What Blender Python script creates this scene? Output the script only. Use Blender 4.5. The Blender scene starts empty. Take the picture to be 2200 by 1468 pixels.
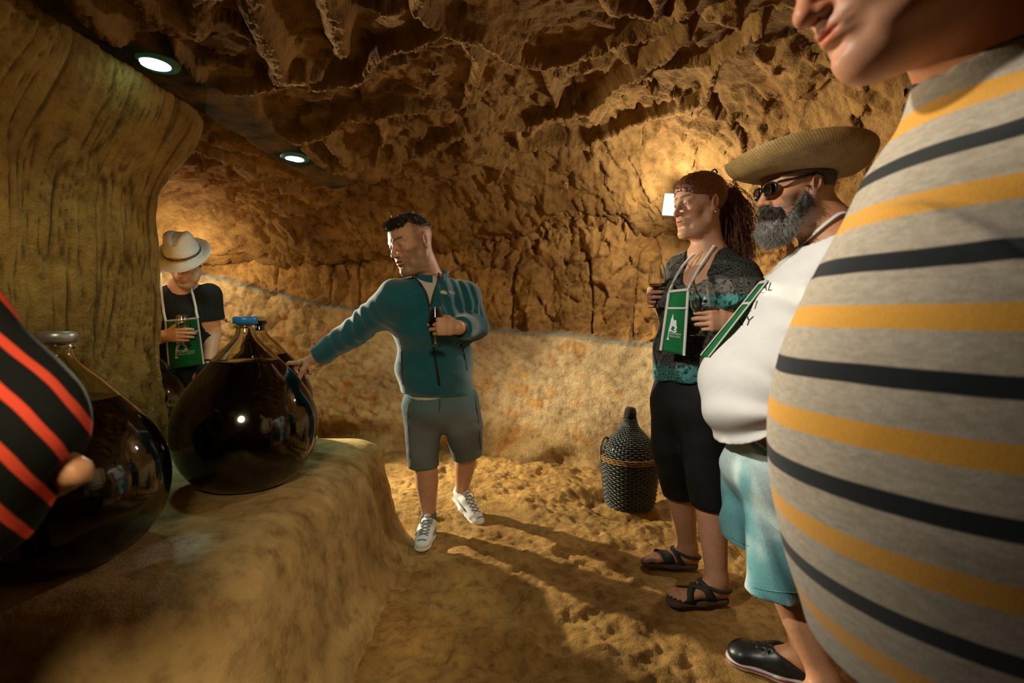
import bpy, math, random, time
import numpy as np
from mathutils import Vector, Matrix

T00 = time.time()
random.seed(7)
rng = np.random.default_rng(7)
SC = bpy.context.scene
COL = SC.collection

# ------------------------------------------------------------------ camera, world, lights, exposure
CAM_H = 1.10
PITCH = math.radians(2.4)
FPX = 1050.0
cam_d = bpy.data.cameras.new('camera')
cam_d.sensor_width = 36.0
cam_d.lens = FPX / 2200.0 * 36.0
cam_d.clip_start = 0.02
cam_d.dof.use_dof = True
cam_d.dof.focus_distance = 2.1
cam_d.dof.aperture_fstop = 3.2
cam = bpy.data.objects.new('camera', cam_d)
cam.location = (0, 0, CAM_H)
cam.rotation_euler = (math.radians(90) - PITCH, 0, 0)
COL.objects.link(cam)
SC.camera = cam

vs = SC.view_settings
SC.display_settings.display_device = 'sRGB'
vs.view_transform = 'Standard'
vs.look = 'None'
vs.exposure = -0.18
vs.gamma = 1.0
vs.use_curve_mapping = False
SC.cycles.max_bounces = 7
SC.cycles.diffuse_bounces = 2
SC.cycles.glossy_bounces = 4
SC.cycles.transmission_bounces = 8
SC.cycles.transparent_max_bounces = 8
SC.cycles.caustics_reflective = False
SC.cycles.caustics_refractive = False
SC.cycles.sample_clamp_indirect = 4.0
SC.cycles.use_denoising = True

W = bpy.data.worlds.new('world')
SC.world = W
W.use_nodes = True
W.node_tree.nodes['Background'].inputs[0].default_value = (0.9, 0.55, 0.25, 1)
W.node_tree.nodes['Background'].inputs[1].default_value = 0.0


def light(name, kind, loc, power, color, size=0.05, target=None, spot=None, blend=0.5):
    d = bpy.data.lights.new(name, kind)
    d.energy = power
    d.color = color
    if kind == 'AREA':
        d.shape = 'DISK'
        d.size = size
    else:
        d.shadow_soft_size = size
    if kind == 'SPOT':
        d.spot_size = math.radians(spot)
        d.spot_blend = blend
    o = bpy.data.objects.new(name, d)
    o.location = loc
    if target is not None:
        v = Vector(target) - Vector(loc)
        o.rotation_euler = v.to_track_quat('-Z', 'Y').to_euler()
    COL.objects.link(o)
    return o


# the lamp of the side passage (behind the pillar), a lamp behind the photographer,
# and an added, unseen spot beside the photographer that brightens the white T-shirt
WARM = (1.0, 0.80, 0.52)
light('passage_lamp', 'SPOT', (-2.62, 3.80, 1.50), 900, (1.0, 0.88, 0.64), 0.03, target=(0.35, 1.70, 0.15), spot=78, blend=0.4)
light('passage_lamp_glow', 'POINT', (-2.62, 3.78, 1.50), 20, (1.0, 0.88, 0.64), 0.03)
light('added_shirt_spot', 'SPOT', (-0.95, 0.75, 2.02), 185, (1.0, 0.94, 0.82), 0.05, target=(0.88, 1.20, 1.00), spot=60, blend=0.9)
light('entrance_lamp', 'SPOT', (-0.10, -0.75, 1.95), 155, (1.0, 0.82, 0.52), 0.25, target=(-1.05, 1.65, 0.70), spot=58, blend=0.6)

# ------------------------------------------------------------------ picture measures -> places
CT, ST = math.cos(PITCH), math.sin(PITCH)


def P(px, py, d):
    xc = (px - 1100.0) / FPX * d
    yc = (734.0 - py) / FPX * d
    return np.array([xc, d * CT + yc * ST, CAM_H - d * ST + yc * CT])


def ground(px, py, z=0.0):
    a = P(px, py, 1.0) - np.array([0, 0, CAM_H])
    t = (z - CAM_H) / a[2]
    return np.array([0, 0, CAM_H]) + a * t


def A3(*v):
    return np.array(v, dtype=float)


def nrm(v):
    v = np.asarray(v, dtype=float)
    return v / (np.linalg.norm(v) + 1e-12)


# ------------------------------------------------------------------ noise
def _hash(ix, iy, iz, seed):
    h = (ix.astype(np.int64) * 374761393 + iy.astype(np.int64) * 668265263 + iz.astype(np.int64) * 2147483647 + seed * 1274126177) & 0xFFFFFFFF
    h = ((h ^ (h >> 13)) * 1274126177) & 0xFFFFFFFF
    h = ((h ^ (h >> 16)) * 2246822519) & 0xFFFFFFFF
    return (h ^ (h >> 15)) & 0xFFFFFFFF


def vnoise(p, seed=0):
    """value noise -1..1, p (N,3)"""
    f = np.floor(p)
    w = p - f
    w = w * w * w * (w * (w * 6 - 15) + 10)
    i = f.astype(np.int64)
    out = 0
    for dx in (0, 1):
        wx = w[:, 0] if dx else 1 - w[:, 0]
        for dy in (0, 1):
            wy = w[:, 1] if dy else 1 - w[:, 1]
            for dz in (0, 1):
                wz = w[:, 2] if dz else 1 - w[:, 2]
                out = out + wx * wy * wz * (_hash(i[:, 0] + dx, i[:, 1] + dy, i[:, 2] + dz, seed) / 2147483648.0 - 1.0)
    return out


def fbm(p, octv=4, seed=0, gain=0.5):
    s, a, t = 0, 1.0, 0
    for o in range(octv):
        s = s + a * vnoise(p * (2.03 ** o) + 13.7 * o, seed + o)
        t += a
        a *= gain
    return s / t


def facets(u, v, seed=0, tilt=0.6, off=0.5):
    """chipped stone: every Worley cell is a tilted plane.  u, v in cell units"""
    iu, iv = np.floor(u), np.floor(v)
    best = np.full(u.shape, 1e9)
    sec = np.full(u.shape, 1e9)
    h = np.zeros(u.shape)
    z0 = np.zeros(u.shape, dtype=np.int64)
    for dx in (-1, 0, 1):
        for dy in (-1, 0, 1):
            cx, cy = (iu + dx).astype(np.int64), (iv + dy).astype(np.int64)
            r1 = _hash(cx, cy, z0, seed) / 4294967296.0
            r2 = _hash(cx, cy, z0 + 1, seed) / 4294967296.0
            px, py = cx + r1, cy + r2
            d = (u - px) ** 2 + (v - py) ** 2
            r3 = _hash(cx, cy, z0 + 2, seed) / 2147483648.0 - 1
            r4 = _hash(cx, cy, z0 + 3, seed) / 2147483648.0 - 1
            r5 = _hash(cx, cy, z0 + 4, seed) / 2147483648.0 - 1
            hh = off * r3 + tilt * (r4 * (u - px) + r5 * (v - py))
            m = d < best
            sec = np.where(m, best, np.minimum(sec, d))
            h = np.where(m, hh, h)
            best = np.where(m, d, best)
    return h, np.sqrt(sec) - np.sqrt(best)


def sstep(a, b, x):
    t = np.clip((x - a) / (b - a), 0, 1)
    return t * t * (3 - 2 * t)


# ------------------------------------------------------------------ objects and meshes
def put(o, parent=None, label=None, cat=None, group=None, kind=None):
    COL.objects.link(o)
    if parent is not None:
        o.parent = parent
    if label:
        o['label'] = label
    if cat:
        o['category'] = cat
    if group:
        o['group'] = group
    if kind:
        o['kind'] = kind
    return o


def thing(name, loc, label, cat, group=None):
    o = bpy.data.objects.new(name, None)
    o.empty_display_size = 0.1
    o.location = tuple(float(c) for c in loc)
    return put(o, None, label, cat, group)


def wloc(o):
    v = Vector((0, 0, 0))
    while o is not None:
        v = v + o.location
        o = o.parent
    return np.array(v)


def mk(name, V, F, mat, parent=None, smooth=True, col=None, uv=None, base=None, mats=None, midx=None, **kw):
    """V (N,3) in world space; F = (M,k) array or list of such arrays / lists"""
    V = np.asarray(V, dtype=np.float64)
    if parent is not None:
        V = V - wloc(parent)
    elif base is not None:
        V = V - np.asarray(base)
    if isinstance(F, np.ndarray):
        F = [F]
    loops, starts, n = [], [], 0
    for f in F:
        f = np.asarray(f, dtype=np.int32)
        if f.ndim == 1:
            f = f[None, :]
        if not f.size:
            continue
        loops.append(f.ravel())
        starts.append(n + np.arange(f.shape[0], dtype=np.int32) * f.shape[1])
        n += f.size
    loops = np.concatenate(loops)
    starts = np.concatenate(starts)
    me = bpy.data.meshes.new(name)
    me.vertices.add(len(V))
    me.vertices.foreach_set('co', V.astype(np.float32).ravel())
    me.loops.add(len(loops))
    me.loops.foreach_set('vertex_index', loops)
    me.polygons.add(len(starts))
    me.polygons.foreach_set('loop_start', starts.astype(np.int32))
    if smooth:
        me.polygons.foreach_set('use_smooth', np.ones(len(starts), dtype=bool))
    if midx is not None:
        me.polygons.foreach_set('material_index', np.asarray(midx, dtype=np.int32))
    me.update(calc_edges=True)
    if col is not None:
        a = me.color_attributes.new('Col', 'FLOAT_COLOR', 'POINT')
        c = np.ones((len(V), 4), dtype=np.float32)
        c[:, :3] = col
        a.data.foreach_set('color', c.ravel())
    if uv is not None:
        l = me.uv_layers.new(name='UVMap')
        l.data.foreach_set('uv', np.asarray(uv, dtype=np.float32)[loops].ravel())
    me.validate()
    for m in (mats or [mat]):
        me.materials.append(m)
    o = bpy.data.objects.new(name, me)
    if base is not None and parent is None:
        o.location = tuple(float(c) for c in base)
    return put(o, parent, **kw)


def gridF(nu, nv, cu=False, cv=False):
    iu = np.arange(nu if cu else nu - 1)
    iv = np.arange(nv if cv else nv - 1)
    a, b = np.meshgrid(iu, iv, indexing='ij')
    a, b = a.ravel(), b.ravel()
    a1, b1 = (a + 1) % nu, (b + 1) % nv
    return np.stack([a * nv + b, a1 * nv + b, a1 * nv + b1, a * nv + b1], 1).astype(np.int32)


def lathe(prof, n=48, center=(0, 0, 0), axis=None):
    """prof (M,2) r,z -> V,F ; optional 3x3 axis matrix"""
    prof = np.asarray(prof, dtype=float)
    th = np.linspace(0, 2 * np.pi, n, endpoint=False)
    V = np.zeros((n, len(prof), 3))
    V[:, :, 0] = np.cos(th)[:, None] * prof[None, :, 0]
    V[:, :, 1] = np.sin(th)[:, None] * prof[None, :, 0]
    V[:, :, 2] = prof[None, :, 1]
    V = V.reshape(-1, 3)
    if axis is not None:
        V = V @ np.asarray(axis).T
    return V + np.asarray(center), gridF(n, len(prof), cu=True)


def tube(pts, rad, n=8, closed=False, cap=True, flat=None):
    """tube along pts; rad scalar or per point; flat=(direction, ratio) for ribbons"""
    pts = np.asarray(pts, dtype=float)
    m = len(pts)
    rad = np.broadcast_to(np.asarray(rad, dtype=float), (m,))
    if closed:
        t = np.roll(pts, -1, 0) - np.roll(pts, 1, 0)
    else:
        t = np.gradient(pts, axis=0)
    t /= (np.linalg.norm(t, axis=1)[:, None] + 1e-12)
    ref = A3(0, 0, 1) if abs(t[0][2]) < 0.9 else A3(1, 0, 0)
    u = np.zeros((m, 3))
    a = nrm(np.cross(t[0], ref))
    for i in range(m):
        a = nrm(a - t[i] * np.dot(a, t[i]))
        u[i] = a
    if flat is not None:
        fd = np.broadcast_to(np.asarray(flat[0], dtype=float), (m, 3))
        u = fd - t * np.sum(fd * t, 1)[:, None]
        u /= (np.linalg.norm(u, axis=1)[:, None] + 1e-12)
    w = np.cross(t, u)
    th = np.linspace(0, 2 * np.pi, n, endpoint=False)
    k = 1.0 if flat is None else flat[1]
    V = pts[:, None, :] + rad[:, None, None] * (k * np.cos(th)[None, :, None] * u[:, None, :] + np.sin(th)[None, :, None] * w[:, None, :])
    F = [gridF(m, n, cu=closed, cv=True)]
    if cap and not closed:
        F.append(np.arange(n, dtype=np.int32)[None, :])
        F.append(((m - 1) * n + np.arange(n, dtype=np.int32)[::-1])[None, :])
    return V.reshape(-1, 3), F


class MB:
    """collects several shapes into one mesh"""

    def __init__(s):
        s.V, s.F, s.n = [], [], 0

    def add(s, V, F):
        if isinstance(F, np.ndarray):
            F = [F]
        for f in F:
            s.F.append(np.asarray(f, dtype=np.int32) + s.n)
        s.V.append(np.asarray(V, dtype=float))
        s.n += len(V)
        return s

    def mk(s, name, mat, parent=None, **kw):
        by = {}
        for f in s.F:
            by.setdefault(f.shape[1], []).append(f)
        return mk(name, np.concatenate(s.V), [np.concatenate(v) for v in by.values()], mat, parent, **kw)


def spline(pts, n):
    """Catmull-Rom through pts, n samples"""
    pts = np.asarray(pts, dtype=float)
    m = len(pts)
    t = np.linspace(0, m - 1 - 1e-9, n)
    i = np.floor(t).astype(int)
    f = (t - i)[:, None]
    g = lambda k: pts[np.clip(k, 0, m - 1)]
    p0, p1, p2, p3 = g(i - 1), g(i), g(i + 1), g(i + 2)
    return 0.5 * (2 * p1 + (p2 - p0) * f + (2 * p0 - 5 * p1 + 4 * p2 - p3) * f ** 2 + (3 * p1 - p0 - 3 * p2 + p3) * f ** 3)


# ------------------------------------------------------------------ implicit surfaces
def smin(a, b, k):
    if k <= 0:
        return np.minimum(a, b)
    h = np.maximum(k - np.abs(a - b), 0) / k
    return np.minimum(a, b) - h * h * k * 0.25


def smax(a, b, k):
    return -smin(-a, -b, k)


class Field:
    def __init__(s):
        s.pr = []

    def fn(s, f, k=0.02, op='u'):
        s.pr.append((f, k, op))
        return s

    def cone(s, a, b, ra, rb, k=0.02, op='u'):
        a, b = np.asarray(a, float), np.asarray(b, float)
        ab = b - a
        L2 = float(ab @ ab) + 1e-12

        def f(p):
            t = np.clip(((p - a) @ ab) / L2, 0, 1)
            q = p - a - t[:, None] * ab
            return np.sqrt((q * q).sum(1)) - (ra + t * (rb - ra))
        return s.fn(f, k, op)

    def chain(s, pts, rads, k=0.015, op='u'):
        T = Field()
        for i in range(len(pts) - 1):
            T.cone(pts[i], pts[i + 1], rads[i], rads[i + 1], 0)
        return s.fn(T.ev, k, op)

    def econe(s, a, b, ra, rb, side, k=0.03, op='u'):
        """elliptic cone from a to b, ra=(half width along side, half depth)"""
        a, b = np.asarray(a, float), np.asarray(b, float)
        L = np.linalg.norm(b - a)
        w = (b - a) / (L + 1e-12)
        u = nrm(np.asarray(side, float) - w * np.dot(side, w))
        v = np.cross(w, u)
        M = np.stack([u, v, w], 1)
        ra, rb = np.asarray(ra, float), np.asarray(rb, float)

        def f(p):
            q = (p - a) @ M
            t = np.clip(q[:, 2] / (L + 1e-12), 0, 1)
            z = q[:, 2] - t * L
            r = ra[None, :] + t[:, None] * (rb - ra)[None, :]
            rz = r.min(1)
            x, y, z = q[:, 0] / r[:, 0], q[:, 1] / r[:, 1], z / rz
            k0 = np.sqrt(x * x + y * y + z * z)
            k1 = np.sqrt((x / r[:, 0]) ** 2 + (y / r[:, 1]) ** 2 + (z / rz) ** 2)
            return k0 * (k0 - 1) / (k1 + 1e-9)
        return s.fn(f, k, op)

    def ell(s, c, r, M=None, k=0.02, op='u'):
        c, r = np.asarray(c, float), np.asarray(r, float)
        M = np.eye(3) if M is None else np.asarray(M)

        def f(p):
            q = ((p - c) @ M) / r
            k0 = np.sqrt((q * q).sum(1))
            q = q / r
            k1 = np.sqrt((q * q).sum(1))
            return k0 * (k0 - 1) / (k1 + 1e-9)
        return s.fn(f, k, op)

    def box(s, c, h, M=None, rd=0.01, k=0.0, op='u'):
        c, h = np.asarray(c, float), np.asarray(h, float)
        M = np.eye(3) if M is None else np.asarray(M)

        def f(p):
            q = np.abs((p - c) @ M) - (h - rd)
            o = np.maximum(q, 0)
            return np.sqrt((o * o).sum(1)) + np.minimum(q.max(1), 0) - rd
        return s.fn(f, k, op)

    def cut(s, pt, n, k=0.004):
        """remove everything on the side of n"""
        pt, n = np.asarray(pt, float), nrm(n)
        return s.fn(lambda p: (p - pt) @ n, k, 'i')

    def hcut(s, pt, n, r, k=0.004):
        """like cut, but only within r of pt"""
        pt, n = np.asarray(pt, float), nrm(n)
        return s.fn(lambda p: np.maximum(-((p - pt) @ n), np.sqrt(((p - pt) ** 2).sum(1)) - r), k, 's')

    def disp(s, f):
        return s.fn(f, 0, 'd')

    def ev(s, p, pr=None):
        d = np.full(len(p), 1e3)
        for f, k, op in (pr or s.pr):
            if op == 'd':
                d = d + f(p)
            elif op == 'u':
                d = smin(d, f(p), k)
            elif op == 's':
                d = smax(d, -f(p), k)
            else:
                d = smax(d, f(p), k)
        return d

    def mesh(s, lo, hi, res, B=8):
        lo, hi = np.asarray(lo, float), np.asarray(hi, float)
        nb = np.maximum(np.ceil((hi - lo) / (res * B)).astype(int), 1)
        S = res * B
        g = np.stack(np.meshgrid(*[lo[i] + (np.arange(nb[i]) + 0.5) * S for i in range(3)], indexing='ij'), -1).reshape(-1, 3)
        hd = S * 0.87
        prims = [(f(g) if op != 'd' else None) for f, k, op in s.pr]
        dc = np.full(len(g), 1e3)
        for (f, k, op), v in zip(s.pr, prims):
            if op == 'u':
                dc = smin(dc, v, k)
            elif op == 's':
                dc = smax(dc, -v, k)
            elif op == 'i':
                dc = smax(dc, v, k)
        keep = np.abs(dc) < hd * 1.45 + 0.012
        ki = np.nonzero(keep)[0]
        o = np.arange(B + 1) * res
        off = np.stack(np.meshgrid(o, o, o, indexing='ij'), -1).reshape(-1, 3)
        corner = g[ki] - S / 2
        n9 = len(off)
        D = np.full((len(ki), n9), 1e3)
        for (f, k, op), v in zip(s.pr, prims):
            if op == 'd':
                sel = np.arange(len(ki))
            elif op == 'u':
                sel = np.nonzero(v[ki] < np.maximum(dc[ki], 0) + 2.6 * hd + k)[0]
            elif op == 's':
                sel = np.nonzero(v[ki] < 1.6 * hd + k + 0.01)[0]
            else:
                sel = np.nonzero(v[ki] > -1.6 * hd - k - 0.01)[0]
            for c0 in range(0, len(sel), 800):
                ss = sel[c0:c0 + 800]
                pts = (corner[ss][:, None, :] + off[None]).reshape(-1, 3)
                val = f(pts).reshape(len(ss), n9)
                if op == 'd':
                    D[ss] = D[ss] + val
                elif op == 'u':
                    D[ss] = smin(D[ss], val, k)
                elif op == 's':
                    D[ss] = smax(D[ss], -val, k)
                else:
                    D[ss] = smax(D[ss], val, k)
        N = nb * B + 1
        G = np.repeat(np.repeat(np.repeat(dc.reshape(nb), B, 0), B, 1), B, 2)
        G = np.pad(G, ((0, 1), (0, 1), (0, 1)), mode='edge').astype(np.float32)
        bi = np.stack(np.unravel_index(ki, nb), 1) * B
        D = D.reshape(-1, B + 1, B + 1, B + 1)
        for q in range(len(ki)):
            a, b, c = bi[q]
            G[a:a + B + 1, b:b + B + 1, c:c + B + 1] = D[q]
        return surfnet(G, lo, res)


def surfnet(G, lo, res):
    ins = G < 0
    c = ins[:-1, :-1, :-1].astype(np.int8)
    for dx in (0, 1):
        for dy in (0, 1):
            for dz in (0, 1):
                if dx or dy or dz:
                    c = c + ins[dx:ins.shape[0] - 1 + dx, dy:ins.shape[1] - 1 + dy, dz:ins.shape[2] - 1 + dz]
    act = (c > 0) & (c < 8)
    I, J, K = np.nonzero(act)
    idx = np.full(act.shape, -1, dtype=np.int32)
    idx[I, J, K] = np.arange(len(I))
    acc = np.zeros((len(I), 3))
    cnt = np.zeros(len(I))
    cs = [(0, 0, 0), (1, 0, 0), (0, 1, 0), (1, 1, 0), (0, 0, 1), (1, 0, 1), (0, 1, 1), (1, 1, 1)]
    vals = [G[I + a, J + b, K + e] for a, b, e in cs]
    for a in range(8):
        for b in range(a + 1, 8):
            d = np.abs(np.array(cs[a]) - np.array(cs[b]))
            if d.sum() != 1:
                continue
            va, vb = vals[a], vals[b]
            m = (va < 0) != (vb < 0)
            t = np.where(m, va / np.where(m, va - vb, 1), 0)
            pt = np.array(cs[a])[None] + t[:, None] * (np.array(cs[b]) - np.array(cs[a]))[None]
            acc += pt * m[:, None]
            cnt += m
    V = lo + (np.stack([I, J, K], 1) + acc / cnt[:, None]) * res
    F = []
    for ax in range(3):
        sl0 = [slice(None)] * 3
        sl1 = [slice(None)] * 3
        sl0[ax] = slice(0, -1)
        sl1[ax] = slice(1, None)
        a, b = ins[tuple(sl0)], ins[tuple(sl1)]
        o1, o2 = [(1, 2), (2, 0), (0, 1)][ax]
        x = np.stack(np.nonzero(a != b), 1)
        ok = (x[:, o1] > 0) & (x[:, o2] > 0) & (x[:, o1] < act.shape[o1]) & (x[:, o2] < act.shape[o2])
        x = x[ok]
        fl = a[tuple(x.T)]
        e1 = np.zeros(3, int)
        e1[o1] = 1
        e2 = np.zeros(3, int)
        e2[o2] = 1
        q = np.stack([idx[tuple((x - e1 - e2).T)], idx[tuple((x - e2).T)], idx[tuple(x.T)], idx[tuple((x - e1).T)]], 1)
        q = q[(q >= 0).all(1)] if (q < 0).any() else q
        if len(q) == len(fl):
            q[~fl] = q[~fl][:, ::-1]
        F.append(q)
    return V, np.concatenate(F)


def blob(name, fld, lo, hi, res, mat, parent, colf=None, **kw):
    """mesh of an implicit surface"""
    V, F = fld.mesh(lo, hi, res)
    col = colf(V) if colf is not None else None
    return mk(name, V, F, mat, parent, col=col, **kw)


def stick(fld, pts, d, maxd=0.5, out=0.0):
    """march points along d (one or one each) onto a field"""
    p = np.array(pts, dtype=float)
    d = np.broadcast_to(np.asarray(d, float), p.shape)
    d = d / (np.linalg.norm(d, axis=1)[:, None] + 1e-12)
    t = np.zeros(len(p))
    for _ in range(40):
        v = fld.ev(p + t[:, None] * d)
        t += np.clip(v * 0.85, -0.02, 0.06)
        t = np.minimum(t, maxd)
        if np.abs(v).max() < 0.0004:
            break
    return p + (t - out)[:, None] * d


def frame(x, z):
    """columns: x, y, z axes"""
    x = nrm(x)
    z = np.asarray(z, float)
    z = nrm(z - x * np.dot(z, x))
    return np.stack([x, np.cross(z, x), z], 1)


# ------------------------------------------------------------------ materials
class NT:
    def __init__(s, name):
        s.m = bpy.data.materials.new(name)
        s.m.use_nodes = True
        s.t = s.m.node_tree
        s.b = s.t.nodes['Principled BSDF']

    def n(s, kind, **kw):
        nd = s.t.nodes.new(kind)
        for k, v in kw.items():
            if k.startswith('_'):
                setattr(nd, k[1:], v)
            else:
                nd.inputs[k.replace('__', ' ')].default_value = v
        return nd

    def l(s, a, b):
        s.t.links.new(a, b)

    def set(s, **kw):
        for k, v in kw.items():
            s.b.inputs[k.replace('__', ' ')].default_value = v
        return s

    def coord(s, which='Object', scale=None):
        tc = s.n('ShaderNodeTexCoord')
        out = tc.outputs[which]
        if scale is not None:
            mp = s.n('ShaderNodeMapping')
            mp.inputs['Scale'].default_value = scale
            s.l(out, mp.inputs[0])
            out = mp.outputs[0]
        return out

    def noise(s, co, scale, detail=4, rough=0.55):
        nd = s.n('ShaderNodeTexNoise', Scale=scale, Detail=detail, Roughness=rough)
        s.l(co, nd.inputs['Vector'])
        return nd.outputs['Fac']

    def ramp(s, fac, stops):
        r = s.n('ShaderNodeValToRGB')
        e = r.color_ramp.elements
        while len(e) < len(stops):
            e.new(0.5)
        for k, (p, c) in enumerate(stops):
            e[k].position = p
            e[k].color = (*c, 1) if len(c) == 3 else c
        s.l(fac, r.inputs[0])
        return r.outputs[0]

    def mix(s, f, a, b, mode='MIX'):
        m = s.n('ShaderNodeMix', _data_type='RGBA', _blend_type=mode)
        for sock, v in ((m.inputs[0], f), (m.inputs[6], a), (m.inputs[7], b)):
            if isinstance(v, (int, float)):
                sock.default_value = v
            elif isinstance(v, tuple):
                sock.default_value = (*v, 1)
            else:
                s.l(v, sock)
        return m.outputs[2]

    def math(s, op, a, b=0.0):
        m = s.n('ShaderNodeMath', _operation=op)
        for sock, v in ((m.inputs[0], a), (m.inputs[1], b)):
            if isinstance(v, (int, float)):
                sock.default_value = v
            else:
                s.l(v, sock)
        return m.outputs[0]

    def bump(s, h, strength=0.3, dist=0.01):
        b = s.n('ShaderNodeBump', Strength=strength, Distance=dist)
        s.l(h, b.inputs['Height'])
        s.l(b.outputs[0], s.b.inputs['Normal'])

    def color(s, c):
        s.l(c, s.b.inputs['Base Color'])
        return s

    def attr(s):
        a = s.n('ShaderNodeAttribute')
        a.attribute_name = 'Col'
        return a.outputs['Color']


def plain(name, col, rough=0.6, metal=0.0, **kw):
    t = NT(name).set(Base__Color=(*col, 1), Roughness=rough, Metallic=metal)
    t.set(**kw)
    return t.m


def rock_mat(name, scale=1.0, bump=0.5, spec=0.07, rough=0.8):
    t = NT(name).set(Roughness=rough)
    t.b.inputs['Specular IOR Level'].default_value = spec
    co = t.coord('Object')
    big = t.noise(co, 2.2 * scale, 5, 0.6)
    mid = t.noise(co, 14 * scale, 6, 0.65)
    fin = t.noise(co, 90 * scale, 4, 0.7)
    var = t.ramp(big, [(0.3, (0.62, 0.55, 0.47)), (0.55, (1, 1, 1)), (0.75, (1.15, 1.12, 1.02))])
    c = t.mix(1.0, t.attr(), var, 'MULTIPLY')
    c = t.mix(1.0, c, t.ramp(mid, [(0.3, (0.55, 0.50, 0.45)), (0.5, (1, 1, 1)), (0.72, (1.22, 1.2, 1.12))]), 'MULTIPLY')
    t.color(c)
    h = t.math('ADD', t.math('MULTIPLY', mid, 1.0), t.math('MULTIPLY', fin, 0.35))
    t.bump(h, bump, 0.02)
    return t.m


def cloth_mat(name, col, col2=None, scale=400, rough=0.9, bump=0.25, sheen=0.0, use_attr=False, mott=0.25):
    t = NT(name).set(Roughness=rough)
    t.b.inputs['Specular IOR Level'].default_value = 0.2
    if sheen:
        t.b.inputs['Sheen Weight'].default_value = sheen
        t.b.inputs['Sheen Roughness'].default_value = 0.5
    co = t.coord('Object')
    f = t.noise(co, scale, 2, 0.6)
    g = t.noise(co, 18, 3, 0.6)
    c = t.attr() if use_attr else t.mix(t.ramp(g, [(0.35, (0, 0, 0)), (0.65, (1, 1, 1))]), col, col2 or col)
    c = t.mix(mott, c, t.ramp(f, [(0.3, (0.35, 0.35, 0.35)), (0.7, (1.5, 1.5, 1.5))]), 'MULTIPLY')
    t.color(c)
    t.bump(f, bump, 0.002)
    return t.m


def skin_mat(name, rough=0.5):
    t = NT(name).set(Roughness=rough)
    t.b.inputs['Specular IOR Level'].default_value = 0.35
    t.b.inputs['Subsurface Weight'].default_value = 0.0
    co = t.coord('Object')
    f = t.noise(co, 60, 4, 0.6)
    c = t.mix(0.5, t.attr(), t.ramp(f, [(0.3, (0.82, 0.70, 0.64)), (0.7, (1.1, 1.05, 1.0))]), 'MULTIPLY')
    t.color(c)
    t.bump(t.noise(co, 350, 2, 0.5), 0.12, 0.002)
    return t.m
# ------------------------------------------------------------------ the cave
ROCK = rock_mat('tufa_rock', 1.0, 0.9)
PLASTER = rock_mat('scraped_tufa', 1.0, 0.4)
DIRT = rock_mat('dirt_floor', 1.6, 0.8, spec=0.15, rough=0.95)

C_ROCK = np.array([0.40, 0.212, 0.062])
C_PALE = np.array([0.66, 0.50, 0.28])
C_GREY = np.array([0.17, 0.175, 0.14])
C_DIRT = np.array([0.42, 0.245, 0.075])


def nonuniform(lo, hi, flo, fhi, fine, coarse):
    a = np.arange(lo, flo, coarse)
    b = np.arange(flo, fhi, fine)
    c = np.arange(fhi, hi + coarse, coarse)
    return np.concatenate([a, b, c])


def hfield(name, xs, ys, zf, mat, colf, flip=False, **kw):
    X, Y = np.meshgrid(xs, ys, indexing='ij')
    x, y = X.ravel(), Y.ravel()
    z, col = zf(x, y)
    F = gridF(len(xs), len(ys))
    if flip:
        F = F[:, ::-1]
    return mk(name, np.stack([x, y, z], 1), F, mat, None, col=col, **kw)


WICK = ground(1352, 1082)      # where the wicker demijohn stands


def floor_z(x, y):
    p = np.stack([x, y, 0 * x], 1)
    z = 0.030 * fbm(p * 1.6, 3, 3) + 0.030 * fbm(p * 6, 4, 5, 0.6) + 0.022 * np.abs(fbm(p * 17, 3, 9)) - 0.018 * sstep(0.25, 0.6, vnoise(p * 8, 15))
    d = np.hypot(x - WICK[0], y - WICK[1])
    z -= 0.05 * np.exp(-((d - 0.20) / 0.09) ** 2)
    f, e = facets(x * 7, y * 7, 4, 0.5, 0.5)
    z += 0.006 * f
    n = fbm(p * 3, 4, 21)
    col = C_DIRT[None] * (0.92 + 0.35 * n[:, None])
    # keep the ground level where feet and things stand
    m = np.ones(len(x))
    for (qx, qy, r) in FLAT:
        m *= sstep(r * 0.6, r * 1.25, np.hypot(x - qx, y - qy))
    return z * m, col


FLAT = [(WICK[0], WICK[1], 0.16)]
for q in [(912, 1165), (1440, 1222), (1500, 1302), (1650, 1445), (1060, 1110)]:
    g_ = ground(*q)
    FLAT.append((g_[0], g_[1], 0.19))

hfield('floor', nonuniform(-3.6, 2.8, -0.75, 1.7, 0.010, 0.06), nonuniform(-2.0, 4.8, 1.25, 4.2, 0.011, 0.06),
       floor_z, DIRT, None, kind='structure', label='uneven trodden earth floor of the cave')

# --- walls: plan line, then a profile upwards
plan = np.array([(2.2, -1.7), (2.35, -0.6), (2.35, 0.6), (2.25, 1.6), (2.0, 2.45), (1.5, 3.15), (1.0, 3.55), (0.5, 3.75), (-0.1, 4.0),
                 (-0.6, 4.12), (-1.1, 4.15), (-1.7, 4.12), (-2.3, 4.18), (-2.9, 4.2), (-3.4, 3.8), (-3.5, 3.1), (-3.3, 2.4)])


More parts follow.
